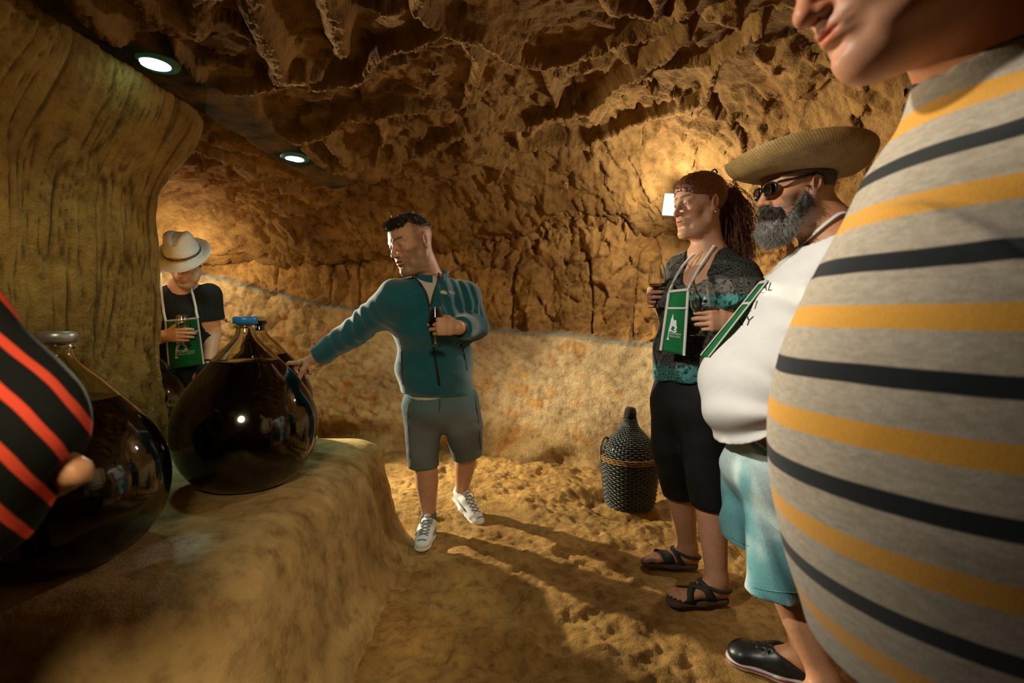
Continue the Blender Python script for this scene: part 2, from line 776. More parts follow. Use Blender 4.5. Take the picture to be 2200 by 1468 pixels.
def dist_poly(x, y, pts):
    """distance to a polyline in plan and position along it"""
    best = np.full(x.shape, 1e9)
    side = np.zeros(x.shape)
    s0, ss = 0.0, np.zeros(x.shape)
    for a, b in zip(pts[:-1], pts[1:]):
        a, b = np.asarray(a, float), np.asarray(b, float)
        ab = b - a
        L = np.linalg.norm(ab) + 1e-9
        t = np.clip(((x - a[0]) * ab[0] + (y - a[1]) * ab[1]) / L ** 2, 0, 1)
        dx, dy = x - a[0] - t * ab[0], y - a[1] - t * ab[1]
        d = np.hypot(dx, dy)
        m = d < best
        side = np.where(m, np.sign(ab[0] * dy - ab[1] * dx), side)
        ss = np.where(m, s0 + t * L, ss)
        best = np.where(m, d, best)
        s0 += L
    return best, side, ss


def resample(pts, step):
    p = spline(pts, 1500)
    L = np.concatenate([[0], np.cumsum(np.linalg.norm(np.diff(p, axis=0), axis=1))])
    s = np.arange(0, L[-1], step) if np.isscalar(step) else step(L[-1])
    return np.stack([np.interp(s, L, p[:, i]) for i in range(p.shape[1])], 1), s


def steps_wall(L):
    return np.concatenate([np.arange(0, 3.6, 0.05), np.arange(3.6, 10.4, 0.0105), np.arange(10.4, L, 0.05)])


LEDX = [-3.4, -2.5, -2.1, -1.75, -1.3, -0.2, 0.4, 1.1, 2.5]
LEDZ = [1.60, 1.47, 1.36, 1.26, 1.19, 1.03, 0.99, 0.93, 0.85]
pl, s_ = resample(plan, steps_wall)
tn = np.gradient(pl, axis=0)
tn /= np.linalg.norm(tn, axis=1)[:, None]
nin = np.stack([-tn[:, 1], tn[:, 0]], 1)          # towards the room (plan runs anticlockwise)
zs = np.concatenate([np.arange(-0.08, 0.3, 0.02), np.arange(0.3, 2.3, 0.0105), np.arange(2.3, 2.7, 0.05)])
S, Z = np.meshgrid(np.arange(len(s_)), zs, indexing='ij')
Si, Zf = S.ravel(), Z.ravel()
sv = s_[Si]
base = pl[Si]
led = np.interp(base[:, 0], LEDX, LEDZ) + 0.012 * vnoise(np.stack([sv * 5, 0 * sv, 0 * sv], 1), 3)
up = sstep(led - 0.012, led + 0.03, Zf)           # 1 on the upper wall
p3 = np.stack([sv, Zf, 0 * sv], 1)
f1, e1 = facets(sv * 5.2 + 0.6 * vnoise(p3 * 3, 8), Zf * 3.4 + 0.5 * vnoise(p3 * 3, 9), 11, 0.9, 0.55)
f2, e2 = facets(sv * 12 + 0.5 * vnoise(p3 * 8, 18), Zf * 9, 12, 1.0, 0.5)
f3, e3 = facets(sv * 30, Zf * 24, 13, 1.0, 0.6)
vein = np.abs(vnoise(np.stack([sv * 4.0, Zf * 0.9, 0 * sv], 1), 31))
d_up = 0.055 * f1 + 0.026 * f2 + 0.008 * f3 + 0.03 * fbm(p3 * 2.2, 4, 40) - 0.06 * np.exp(-(vein / 0.05) ** 2) - 0.085
hi_ = sstep(1.55, 2.05, Zf)
d_up += hi_ * (0.05 * f2 + 0.02 * f3) + 0.38 * sstep(1.75, 2.35, Zf)
gou = np.maximum(0, vnoise(np.stack([sv * 6 + Zf * 3, (Zf - 0.5 * sv) * 26, 0 * sv], 1), 50) - 0.35)
d_lo = 0.02 * fbm(p3 * 2.5, 4, 41) + 0.009 * fbm(p3 * 11, 4, 42) - 0.02 * gou + 0.10 * sstep(0.30, 0.0, Zf) * (0.2 + 0.8 * vnoise(np.stack([sv * 3, Zf * 6, 0 * sv], 1), 77))
d_lo += 0.05 * (1 - Zf)
dl = 0.5 + 0.5 * vnoise(np.stack([sv * 1.3, 0 * sv, 0 * sv + 5], 1), 6)
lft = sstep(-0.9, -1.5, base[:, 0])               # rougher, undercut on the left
d_lo += lft * (0.03 * f2 + 0.035 * fbm(p3 * 7, 4, 44) - 0.10 * np.exp(-((Zf - 0.12) / 0.10) ** 2))
disp = up * d_up + (1 - up) * d_lo
xy = base + nin[Si] * disp[:, None]
n1 = fbm(p3 * 3.2, 5, 60)
n2 = fbm(p3 * 9, 4, 61)
c_lo = C_PALE[None] * (1.0 + 0.22 * n1[:, None] + 0.15 * n2[:, None]) * np.array([1, 0.98, 0.95])[None]
rust = sstep(0.25, 0.6, n2 + 0.4 * n1)
c_lo = c_lo * (1 - rust[:, None] * np.array([0.08, 0.28, 0.5])[None])
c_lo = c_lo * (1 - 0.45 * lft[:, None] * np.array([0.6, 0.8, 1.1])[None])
foot_dark = sstep(0.34, 0.12, Zf)[:, None]  # lower wall gets darker towards the floor
c_lo = c_lo * (1 - foot_dark * np.array([0.35, 0.42, 0.55])[None])
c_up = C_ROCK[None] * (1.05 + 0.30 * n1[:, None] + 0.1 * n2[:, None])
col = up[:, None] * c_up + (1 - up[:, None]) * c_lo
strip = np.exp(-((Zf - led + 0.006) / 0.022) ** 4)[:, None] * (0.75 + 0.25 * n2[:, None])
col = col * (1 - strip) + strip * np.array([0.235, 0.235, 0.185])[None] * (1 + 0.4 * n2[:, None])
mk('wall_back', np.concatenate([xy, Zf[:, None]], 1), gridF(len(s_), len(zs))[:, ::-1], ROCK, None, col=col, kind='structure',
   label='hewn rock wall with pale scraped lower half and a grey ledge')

# --- ceiling
RIDGES = [
    ([(545, -60), (560, 20), (592, 110), (605, 165), (660, 165)], 0.085, 0.045),
    ([(430, 205), (500, 190), (580, 188), (690, 165)], 0.050, 0.043),
    ([(700, -60), (712, 20), (722, 105)], 0.085, 0.042),
    ([(680, 185), (760, 172), (815, 105), (860, 82), (960, 52), (1030, 62), (1110, 112), (1170, 124), (1300, 92), (1420, 52), (1480, -5)], 0.050, 0.050),
    ([(1000, 70), (1030, 110), (1020, 170), (985, 222), (930, 226), (830, 242), (750, 258), (700, 274), (600, 300)], 0.045, 0.043),
    ([(1165, 130), (1178, 175), (1192, 222)], 0.035, 0.036),
    ([(1480, 62), (1360, 160), (1255, 222), (1132, 272), (1000, 277), (905, 330), (800, 342), (690, 347)], 0.050, 0.047),
    ([(800, 250), (822, 300), (800, 332)], 0.035, 0.036),
    ([(690, 290), (750, 345)], 0.045, 0.036),
    ([(1108, 272), (1120, 322)], 0.040, 0.036),
    ([(1490, 205), (1355, 262), (1262, 312), (1135, 322), (1000, 335)], 0.040, 0.040),
    ([(150, -30), (200, 20), (262, 70), (300, 100)], 0.075, 0.050),
    ([(372, 95), (415, 150), (444, 190)], 0.030, 0.040),
    ([(512, 228), (555, 270), (590, 300)], 0.030, 0.040),
    ([(270, -60), (330, 20), (420, 60), (450, 0), (470, -60)], 0.090, 0.036),
    ([(880, -90), (905, 10), (960, 52)], 0.050, 0.043),
    ([(1240, -80), (1330, 20), (1410, 30), (1440, -80)], 0.060, 0.036),
    ([(640, 300), (690, 345), (760, 372), (860, 372)], 0.050, 0.036),
    ([(1010, 345), (1080, 355), (1060, 385)], 0.045, 0.036),
    ([(1640, 60), (1560, 120), (1500, 210), (1420, 235)], 0.040, 0.036),
]
STRIP = [(-150, -20), (0, 22), (150, 62), (330, 137), (430, 205), (520, 268), (633, 341), (720, 392)]
GROOVE = [(-150, 30), (0, 85), (150, 128), (250, 185), (330, 222), (450, 285), (560, 312), (610, 350)]


def ceil_base(x, y):
    z = 2.08 + 0.26 * np.exp(-((x - 0.35) / 1.05) ** 2)
    z = z - 0.10 * sstep(2.4, 3.8, y) - 0.55 * sstep(1.2, 2.4, x) * sstep(0.0, 1.0, y)
    d, side, ss = dist_poly(x, y, plan)
    d = np.where(side > 0, d, -d)
    z = z - 0.42 * sstep(0.75, -0.1, d) ** 1.5
    return z


def on_ceiling(pts):
    out = []
    for (px, py) in pts:
        z = 2.15
        for _ in range(8):
            g = ground(px, min(py, 640), z)
            z = 0.5 * z + 0.5 * float(ceil_base(np.array([g[0]]), np.array([g[1]]))[0])
        out.append((g[0], g[1]))
    return np.array(out)


CEIL_LAMPS = [on_ceiling([q])[0] for q in ((333, 137), (633, 341))]


def ceil_z(x, y):
    p = np.stack([x, y, 0 * x], 1)
    wx = x + 0.06 * vnoise(p * 4, 70)
    wy = y + 0.06 * vnoise(p * 4, 71)
    u, v = 0.8 * wx + 0.6 * wy, -0.6 * wx + 0.8 * wy
    f1, e1 = facets(u * 3.0, v * 4.5, 72, 0.8, 0.6)
    f2, e2 = facets(u * 7.5, v * 11, 73, 1.0, 0.6)
    f3, e3 = facets(u * 19, v * 26, 74, 1.0, 0.6)
    far = sstep(1.9, 3.0, y)
    z = ceil_base(x, y) + 0.05 * fbm(p * 1.7, 3, 75)
    rough = 0.045 * f1 + 0.020 * f2 + (0.004 + 0.011 * far) * f3 + 0.035 * np.abs(fbm(p * 5, 3, 76)) + 0.022 * far * f2
    rmask = np.zeros(len(x))
    hz = np.zeros(len(x))
    jit = 0.022 * vnoise(p * 7, 77)
    for pts, hw, drop in RIDGES:
        q = on_ceiling(pts)
        d, side, ss = dist_poly(x + jit, y + jit, q)
        m = sstep(hw * 0.85, hw * 0.15, d)
        sd = side * d
        # pick marks: crossing cuts
        h1 = np.abs(((ss * 26 + sd * 22 + 0.5 * vnoise(p * 9, 80)) % 1.0) - 0.5)
        h2 = np.abs(((ss * 15 - sd * 30 + 0.5 * vnoise(p * 8, 81)) % 1.0) - 0.5)
        cutm = np.maximum(sstep(0.16, 0.02, h1), 0.8 * sstep(0.14, 0.02, h2))
        h = (drop * 1.15 - 0.018 * cutm) * m
        hz = np.maximum(hz, h)
        rmask = np.maximum(rmask, m)
    z = z + rough * (1 - 0.75 * rmask) + 0.03 * (1 - rmask) - hz
    # the cement strip of the lamp row and the dark recess beside it
    qs = on_ceiling(STRIP)
    d, side, ss = dist_poly(x + 0.5 * jit, y, qs)
    sm = sstep(0.135, 0.10, d + 0.012 * vnoise(p * 12, 90))
    flat = ceil_base(x, y) + 0.004 * fbm(p * 14, 3, 91)
    z = z * (1 - sm) + flat * sm
    qg = on_ceiling(GROOVE)
    dg, side, ss = dist_poly(x, y + jit, qg)
    gm = sstep(0.13, 0.06, dg) * (1 - sm)
    z = z + 0.12 * gm
    n = fbm(p * 2.5, 4, 92)
    col = C_ROCK[None] * 0.72 * (0.95 + 0.3 * n[:, None])
    lam = np.zeros(len(x))
    for L in CEIL_LAMPS:
        lam = np.maximum(lam, sstep(0.17, 0.09, np.hypot(x - L[0], y - L[1]) + 0.02 * vnoise(p * 16, 93)))
    g1 = np.maximum(sm * (0.70 + 0.45 * vnoise(p * 9, 94)), lam)[:, None]
    g1 = np.clip(g1, 0, 1)
    gcol = np.array([0.040, 0.042, 0.030])[None] * (1 + 0.5 * vnoise(p * 20, 95)[:, None])
    col = col * (1 - g1) + gcol * g1
    return z, col


hfield('ceiling', nonuniform(-3.7, 2.9, -2.0, 1.9, 0.0105, 0.05), nonuniform(-1.9, 4.6, 1.25, 4.2, 0.0105, 0.05),
       ceil_z, ROCK, None, flip=True, kind='structure', label='rough hewn rock ceiling with pick-marked ribs')

# --- left pillar wall with upright pick grooves
planl = np.array([(-1.56, -1.8), (-1.62, -0.5), (-1.67, 0.6), (-1.70, 1.3), (-1.72, 1.8), (-1.72, 2.12), (-1.715, 2.32), (-1.80, 2.44), (-2.1, 2.50), (-2.9, 2.53), (-3.6, 2.55)])
pl, s_ = resample(planl, lambda L: np.concatenate([np.arange(0, 2.4, 0.05), np.arange(2.4, 4.9, 0.0085), np.arange(4.9, L, 0.05)]))
tn = np.gradient(pl, axis=0)
tn /= np.linalg.norm(tn, axis=1)[:, None]
nin = np.stack([tn[:, 1], -tn[:, 0]], 1)
zs = np.concatenate([np.arange(-0.05, 0.3, 0.05), np.arange(0.3, 2.25, 0.012), np.arange(2.25, 2.6, 0.05)])
S, Z = np.meshgrid(np.arange(len(s_)), zs, indexing='ij')
Si, Zf = S.ravel(), Z.ravel()
sv = s_[Si]
p3 = np.stack([sv, Zf, 0 * sv], 1)
sw = sv + 0.035 * vnoise(np.stack([sv * 3, Zf * 2.2, 0 * sv], 1), 100) + 0.16 * (Zf - 1.1) * (sv - 3.9) * 0.2
gr = np.abs(vnoise(np.stack([sw * 42, Zf * 2.6, 0 * sv], 1), 101))
gr2 = np.abs(vnoise(np.stack([sw * 85, Zf * 5, 0 * sv], 1), 102))
disp = 0.024 * np.minimum(gr, 0.45) + 0.009 * np.minimum(gr2, 0.5) + 0.03 * fbm(p3 * 1.6, 3, 103) + 0.006 * fbm(p3 * 12, 3, 104)
spk = sstep(0.45, 0.8, vnoise(p3 * 38, 105)) * sstep(1.35, 0.9, Zf)
disp += 0.006 * spk
disp += 0.20 * sstep(1.55, 2.12, Zf) ** 1.4
disp += 0.05 * sstep(1.0, 0.45, Zf)
nb = sstep(2.6, 3.0, sv) * 1.0
disp -= 0.10 * np.exp(-((sv - 2.9) / 0.35) ** 2) * sstep(1.5, 1.1, Zf)
xy = pl[Si] + nin[Si] * disp[:, None]
n1 = fbm(p3 * 2.4, 4, 106)
gk = sstep(0.02, 0.16, gr)[:, None]  # shade of the grooves, painted into the wall colour
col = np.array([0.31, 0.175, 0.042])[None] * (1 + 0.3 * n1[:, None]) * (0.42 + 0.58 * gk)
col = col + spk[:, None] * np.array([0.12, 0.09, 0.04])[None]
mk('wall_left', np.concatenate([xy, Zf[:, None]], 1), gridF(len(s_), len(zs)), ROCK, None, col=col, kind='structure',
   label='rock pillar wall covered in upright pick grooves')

# --- wall behind the photographer
xs = np.linspace(-1.9, 2.5, 60)
zz = np.linspace(-0.05, 2.6, 40)
X, Z = np.meshgrid(xs, zz, indexing='ij')
q = np.stack([X.ravel() * 2, Z.ravel() * 2, 0 * X.ravel()], 1)
V = np.stack([X.ravel(), -1.65 + 0.08 * fbm(q, 4, 110), Z.ravel()], 1)
mk('wall_front', V, gridF(60, 40)[:, ::-1], ROCK, None, col=C_ROCK[None] * np.ones((len(V), 1)), kind='structure', label='rock wall behind the visitors')

# --- rock-cut bench
BT = 0.50


def bench_f(p):
    x, y, z = p[:, 0], p[:, 1], p[:, 2]
    t = np.clip((BT - z) / BT, -0.2, 1.2)
    xr = -0.665 + 0.055 * np.sin(np.clip((y - 1.2), -1, 2) * 1.3) * 0 + 0.06 * (1.9 - y) * 0.5 + 0.13 * t + 0.10 * np.maximum(t - 0.75, 0) * 2
    d1 = (x - xr) * 0.95
    d2 = (y - (2.57 - 0.10 * t + 0.40 * sstep(-1.42, -1.68, x))) * 0.9
    d3 = ((0.98 - 0.22 * t + 0.10 * (x + 1.0)) - y) * 0.95
    d4 = z - BT - 0.0 * x
    d = smax(smax(d1, d2, 0.10), d3, 0.22)
    d = smax(d, d4, 0.11)
    d = np.maximum(d, -(x + 2.28))
    return d


def bench_n(p):
    top = sstep(BT - 0.06, BT - 0.01, p[:, 2])
    n = 0.010 * fbm(p * 4, 3, 120) + 0.006 * fbm(p * 15, 4, 121, 0.6) + 0.004 * fbm(p * 40, 3, 122)
    return n * (1 - 0.75 * top)


def bench_c(V):
    n = fbm(V * 3, 4, 125)
    n2 = fbm(V * 11, 4, 126)
    c = np.array([0.43, 0.285, 0.115])[None] * (1 + 0.30 * n[:, None] + 0.25 * n2[:, None])
    # the worn pale patch in front of the demijohns
    q = ground(385, 1180, BT)
    d = np.hypot(V[:, 0] - q[0], V[:, 1] - q[1]) + 0.03 * vnoise(V * 22, 127)
    w = (sstep(0.105, 0.06, d) * (0.75 + 0.5 * vnoise(V * 55, 128)))[:, None]
    w = np.clip(w, 0, 1)
    return c * (1 - w) + w * np.array([0.66, 0.58, 0.42])[None]


fb = Field().fn(bench_f, 0).disp(bench_n)
blob('rock_bench', fb, (-2.34, 0.62, -0.06), (-0.2, 3.06, 0.56), 0.0135, PLASTER, None, bench_c, kind='structure',
     label='rounded bench cut from the rock carrying the demijohns')
# ------------------------------------------------------------------ lamps
LAMP_RIM = plain('grey_cement_ring', (0.14, 0.15, 0.13), 0.8)
LED = NT('led_glow')
LED.b.inputs['Emission Color'].default_value = (0.45, 1.0, 0.95, 1)
LED.b.inputs['Emission Strength'].default_value = 14
LED.set(Base__Color=(0.8, 0.9, 0.9, 1))
LEDBODY = plain('glow_tinted_plastic', (0.05, 0.30, 0.30), 0.4)  # teal halo of the downlight painted into the ring colour
LW = NT('floodlight_glow')
LW.b.inputs['Emission Color'].default_value = (1.0, 0.96, 0.88, 1)
LW.b.inputs['Emission Strength'].default_value = 60
DARKP = plain('dark_grey_housing', (0.03, 0.03, 0.03), 0.5)

for i, L in enumerate(CEIL_LAMPS):
    zc = float(ceil_base(np.array([L[0]]), np.array([L[1]]))[0]) + 0.010
    c = (L[0], L[1], zc)
    t = thing('ceiling_light', c, ['round glowing downlight in the ceiling nearer the camera, the larger one at top left',
                                   'smaller round glowing downlight further back in the ceiling strip'][i], 'lamp', None)
    V, F = lathe([(0.050, 0.004), (0.050, -0.0145), (0.0, -0.0145)], 40, c)
    mk('diffuser', V, F, LED.m, t, smooth=False)
    V, F = lathe([(0.050, 0.0), (0.051, -0.013), (0.056, -0.0145), (0.080, -0.012), (0.090, 0.004)], 40, c)
    mk('trim_ring', V, F, LEDBODY, t)
    light('ceiling_light_beam', 'SPOT', (c[0], c[1], c[2] - 0.02), [14, 34][i], (0.55, 1.0, 0.95), 0.045, target=(c[0], c[1], 0), spot=[92, 120][i], blend=0.8)

wl = P(1441, 440, 3.02)
t = thing('wall_lamp', wl, 'bright white floodlight fixed to the rock beside the woman\'s face', 'lamp')
Mx = frame(nrm((-0.30, -1.0, -0.25)), (0.12, 0, 1))
bx = Field().box(wl - Mx[:, 0] * 0.018, (0.016, 0.045, 0.070), Mx, 0.006)
blob('housing', bx, wl - 0.12, wl + 0.12, 0.004, DARKP, t)
c8 = [wl + Mx @ A3(0.004, sy * 0.037, sz * 0.062) for sy, sz in ((-1, -1), (1, -1), (1, 1), (-1, 1))]
mk('lens', np.array(c8), np.array([[0, 1, 2, 3]]), LW.m, t, smooth=False)
br = MB()
br.add(*tube([wl - Mx[:, 0] * 0.03, wl - Mx[:, 0] * 0.08, wl - Mx[:, 0] * 0.5], 0.012, 8))
br.mk('bracket', DARKP, t)
light('floodlight_beam', 'POINT', wl + Mx[:, 0] * 0.06 + A3(-0.06, -0.02, 0), 30, (1.0, 0.96, 0.87), 0.04)

# ------------------------------------------------------------------ demijohns
GLASS = NT('demijohn_glass')
GLASS.set(Base__Color=(0.84, 0.82, 0.68, 1), Roughness=0.015, IOR=1.46)
GLASS.b.inputs['Transmission Weight'].default_value = 1.0
WINE = NT('dark_red_wine')
WINE.set(Base__Color=(0.006, 0.0022, 0.0016, 1), Roughness=0.12)
CORK = rock_mat('cork', 8, 0.3)
BLUE = plain('blue_plastic', (0.02, 0.20, 0.55), 0.35)
SILV = plain('pale_metal_cap', (0.55, 0.58, 0.55), 0.35, 0.6)

# outer profile of a 54 litre demijohn, radius and height
DJ = np.array([(0.0, 0.012), (0.07, 0.004), (0.115, 0.0), (0.160, 0.018), (0.205, 0.062), (0.237, 0.125), (0.250, 0.195), (0.245, 0.265),
               (0.222, 0.330), (0.185, 0.390), (0.140, 0.445), (0.100, 0.492), (0.071, 0.530), (0.053, 0.565), (0.045, 0.598), (0.042, 0.606)])


def demijohn(c, label, s, level, cap, ch=1.0, group=None, neck=1.0):
    c = np.asarray(c, float)
    t = thing('demijohn', c, label, 'demijohn', group)
    pr = spline(DJ, 70)
    pr[:, 0] = np.maximum(pr[:, 0], 0)
    pr[0, 0] = 0
    nk = sstep(0.50, 0.58, pr[:, 1])
    pr[:, 0] *= 1 + nk * (neck - 1)
    pr = pr * s
    rn = pr[-1, 0]
    H = pr[-1, 1]
    lip = np.array([(rn + 0.006, H + 0.001), (rn + 0.010, H + 0.007), (rn + 0.008, H + 0.016), (rn + 0.001, H + 0.020)])
    th = 0.006 * s
    tg = np.gradient(pr, axis=0)
    nr = np.stack([tg[:, 1], -tg[:, 0]], 1)
    nr /= np.linalg.norm(nr, axis=1)[:, None]
    inn = pr - nr * th
    inn[0, 0] = 0
    inn[:, 0] = np.maximum(inn[:, 0], 0)
    prof = np.concatenate([pr, lip, [(rn - 0.004, H + 0.018)], inn[::-1]])
    V, F = lathe(prof, 96, c)
    mk('glass_body', V, F, GLASS.m, t)
    # the wine fills the inside up to its level
    wz = inn[:, 1] < level * s
    ri = np.interp(level * s, inn[:, 1][20:], inn[:, 0][20:])
    wp = np.concatenate([(inn + nr * 0.0012)[wz], [(ri + 0.001, level * s)], [(ri * 0.97, level * s - 0.001)], [(0, level * s - 0.001)]])
    wp[0, 0] = 0
    V, F = lathe(wp, 96, c)
    mk('wine', V, F, WINE.m, t)
    z0 = H + 0.018
    if cap == 'cork':
        V, F = lathe([(rn - 0.006, H - 0.03), (rn - 0.003, z0), (rn + 0.001, z0 + 0.006), (rn + 0.002, z0 + 0.020), (rn - 0.002, z0 + 0.023), (0, z0 + 0.023)], 32, c)
        mk('cork', V, F, CORK, t, col=np.array([[0.40, 0.25, 0.10]]) * np.ones((len(V), 1)))
    else:
        R = rn + 0.013
        V, F = lathe([(R - 0.003, z0 - 0.016), (R, z0 - 0.016), (R + 0.001, z0 + 0.004), (R - 0.002, z0 + 0.009), (R - 0.008, z0 + 0.011), (0, z0 + 0.010)], 48, c)
        mk('cap', V, F, cap, t)
        V, F = lathe([(R - 0.006, z0 - 0.020), (R - 0.003, z0 - 0.026), (R - 0.006, z0 - 0.032)], 40, c)
        mk('neck_ring', V, F, GLASS.m, t)
    return t


D_B = P(532, 900, 1.80)
D_B[2] = BT
D_A = P(130, 900, 1.22)
D_A[2] = BT
D_C = P(562, 900, 2.44)
D_C[2] = BT
demijohn(D_B, 'big glass demijohn of dark wine closed by a bright blue cap', 0.97, 0.47, BLUE, neck=0.68)
demijohn(D_A, 'demijohn of dark wine with a pale metal cap, partly behind the black and red top', 0.90, 0.45, SILV, neck=0.66)
demijohn(D_C, 'corked demijohn standing behind the blue-capped one, touched by the fingers', 0.96, 0.455, 'cork', neck=0.62)
D_D = P(324, 900, 2.79)
D_D[2] = BT
demijohn(D_D, 'dark demijohn half hidden between the pillar and the blue-capped demijohn', 0.74, 0.44, 'cork', neck=0.7)

# ------------------------------------------------------------------ wicker demijohn
WICKER = NT('dark_wicker')
co = WICKER.coord('Object')
WICKER.color(WICKER.ramp(WICKER.noise(co, 60, 3), [(0.3, (0.022, 0.026, 0.022)), (0.7, (0.075, 0.085, 0.075))]))
WICKER.set(Roughness=0.33)
ROPE = rock_mat('pale_willow', 6, 0.4)
wk = np.array([WICK[0], WICK[1], -0.012])
t = thing('wicker_demijohn', wk, 'demijohn in a dark woven wicker basket on the floor by the wall', 'demijohn')
s = 0.99
WP = spline(np.array([(0.10, 0.0), (0.135, 0.008), (0.148, 0.05), (0.158, 0.14), (0.165, 0.22), (0.168, 0.285), (0.166, 0.30), (0.160, 0.325), (0.142, 0.37),
                      (0.112, 0.412), (0.078, 0.445), (0.052, 0.475), (0.038, 0.505), (0.034, 0.53)]), 120)
L = np.concatenate([[0], np.cumsum(np.linalg.norm(np.diff(WP, axis=0), axis=1))])
nst = 44
wv = MB()
nrow = 47
for r in range(nrow):
    sl = L[-1] * (r + 0.5) / nrow
    rr, zz_ = np.interp(sl, L, WP[:, 0]), np.interp(sl, L, WP[:, 1])
    if 0.288 < zz_ < 0.312:
        continue
    m = 132
    th = np.linspace(0, 2 * np.pi, m, endpoint=False)
    ph = np.cos(th * nst / 2 + np.pi * (r % 2))
    ra = rr + 0.0036 * ph
    zz2 = zz_ + 0.0012 * np.sin(th * 3 + r)
    pts = np.stack([ra * np.cos(th), ra * np.sin(th), zz2], 1) + wk
    wv.add(*tube(pts, 0.0050, 5, closed=True))
wv.mk('weave', WICKER.m, t, kind='stuff')
st = MB()
for k in range(nst):
    a = 2 * np.pi * (k + 0.5) / nst
    pts = np.stack([WP[::6, 0] * math.cos(a), WP[::6, 0] * math.sin(a), WP[::6, 1]], 1) + wk
    st.add(*tube(pts, 0.0032, 5))
st.mk('stakes', WICKER.m, t, kind='stuff')
V, F = lathe(np.concatenate([WP * [0.965, 1], [(0.030, 0.545), (0.0, 0.545)]]), 40, wk)
mk('bottle', V, F, WINE.m, t)
V, F = lathe([(0.030, 0.525), (0.036, 0.532), (0.036, 0.560), (0.031, 0.585), (0.020, 0.597), (0, 0.60)], 28, wk)
V += 0.003 * vnoise(V * 60, 4)[:, None]
mk('stopper', V, F, plain('dark_rag', (0.018, 0.014, 0.010), 0.9), t, label='dark wrapped stopper')
band = MB()
for k, zc in enumerate((0.288, 0.300, 0.311)):
    th = np.linspace(0, 2 * np.pi, 90, endpoint=False)
    r0 = 0.1715 + 0.002 * np.cos(th * 30 + k * 2)
    band.add(*tube(np.stack([r0 * np.cos(th), r0 * np.sin(th), zc + 0.002 * np.sin(th * 30 + k)], 1) + wk, 0.0048, 6, closed=True))
o = band.mk('rim_band', ROPE, t, col=np.array([[0.36, 0.22, 0.09]]), label='tan willow band around the shoulder')
for nm, ang, zb, hh in (('handle', math.radians(172), 0.31, 0.115), ('handle', math.radians(-25), 0.20, 0.10)):
    e = A3(math.cos(ang), math.sin(ang), 0)
    sdir = A3(-math.sin(ang), math.cos(ang), 0)
    if zb > 0.3:
        pts = spline(np.array([e * 0.168 + sdir * 0.03, e * 0.172 + sdir * 0.03 + A3(0, 0, 0.09), e * 0.150 + A3(0, 0, 0.142), e * 0.11 - sdir * 0.03 + A3(0, 0, 0.118), e * 0.118 - sdir * 0.035 + A3(0, 0, 0.09)]), 60) + wk + A3(0, 0, zb - 0.045)
    else:
        pts = spline(np.array([e * 0.165 - sdir * 0.05 + A3(0, 0, 0.09), e * 0.20 - sdir * 0.03 + A3(0, 0, 0.05), e * 0.215 + A3(0, 0, 0.0), e * 0.20 + sdir * 0.04 + A3(0, 0, 0.04), e * 0.165 + sdir * 0.05 + A3(0, 0, 0.09)]), 60) + wk + A3(0, 0, zb)
    hb = MB()
    for ph in (0, 2.1, 4.2):
        a = np.linspace(0, 26, 60) + ph
        hb.add(*tube(pts + 0.005 * np.stack([np.cos(a) * e[0], np.cos(a) * e[1], np.sin(a)], 1), 0.0052, 6))
    hb.mk(nm, ROPE, t, col=np.array([[0.52, 0.40, 0.22]]), label='pale twisted willow handle')
# ------------------------------------------------------------------ people: building blocks
SKIN = skin_mat('skin')
SK_LIGHT = np.array([0.56, 0.335, 0.215])
SK_TAN = np.array([0.46, 0.235, 0.125])


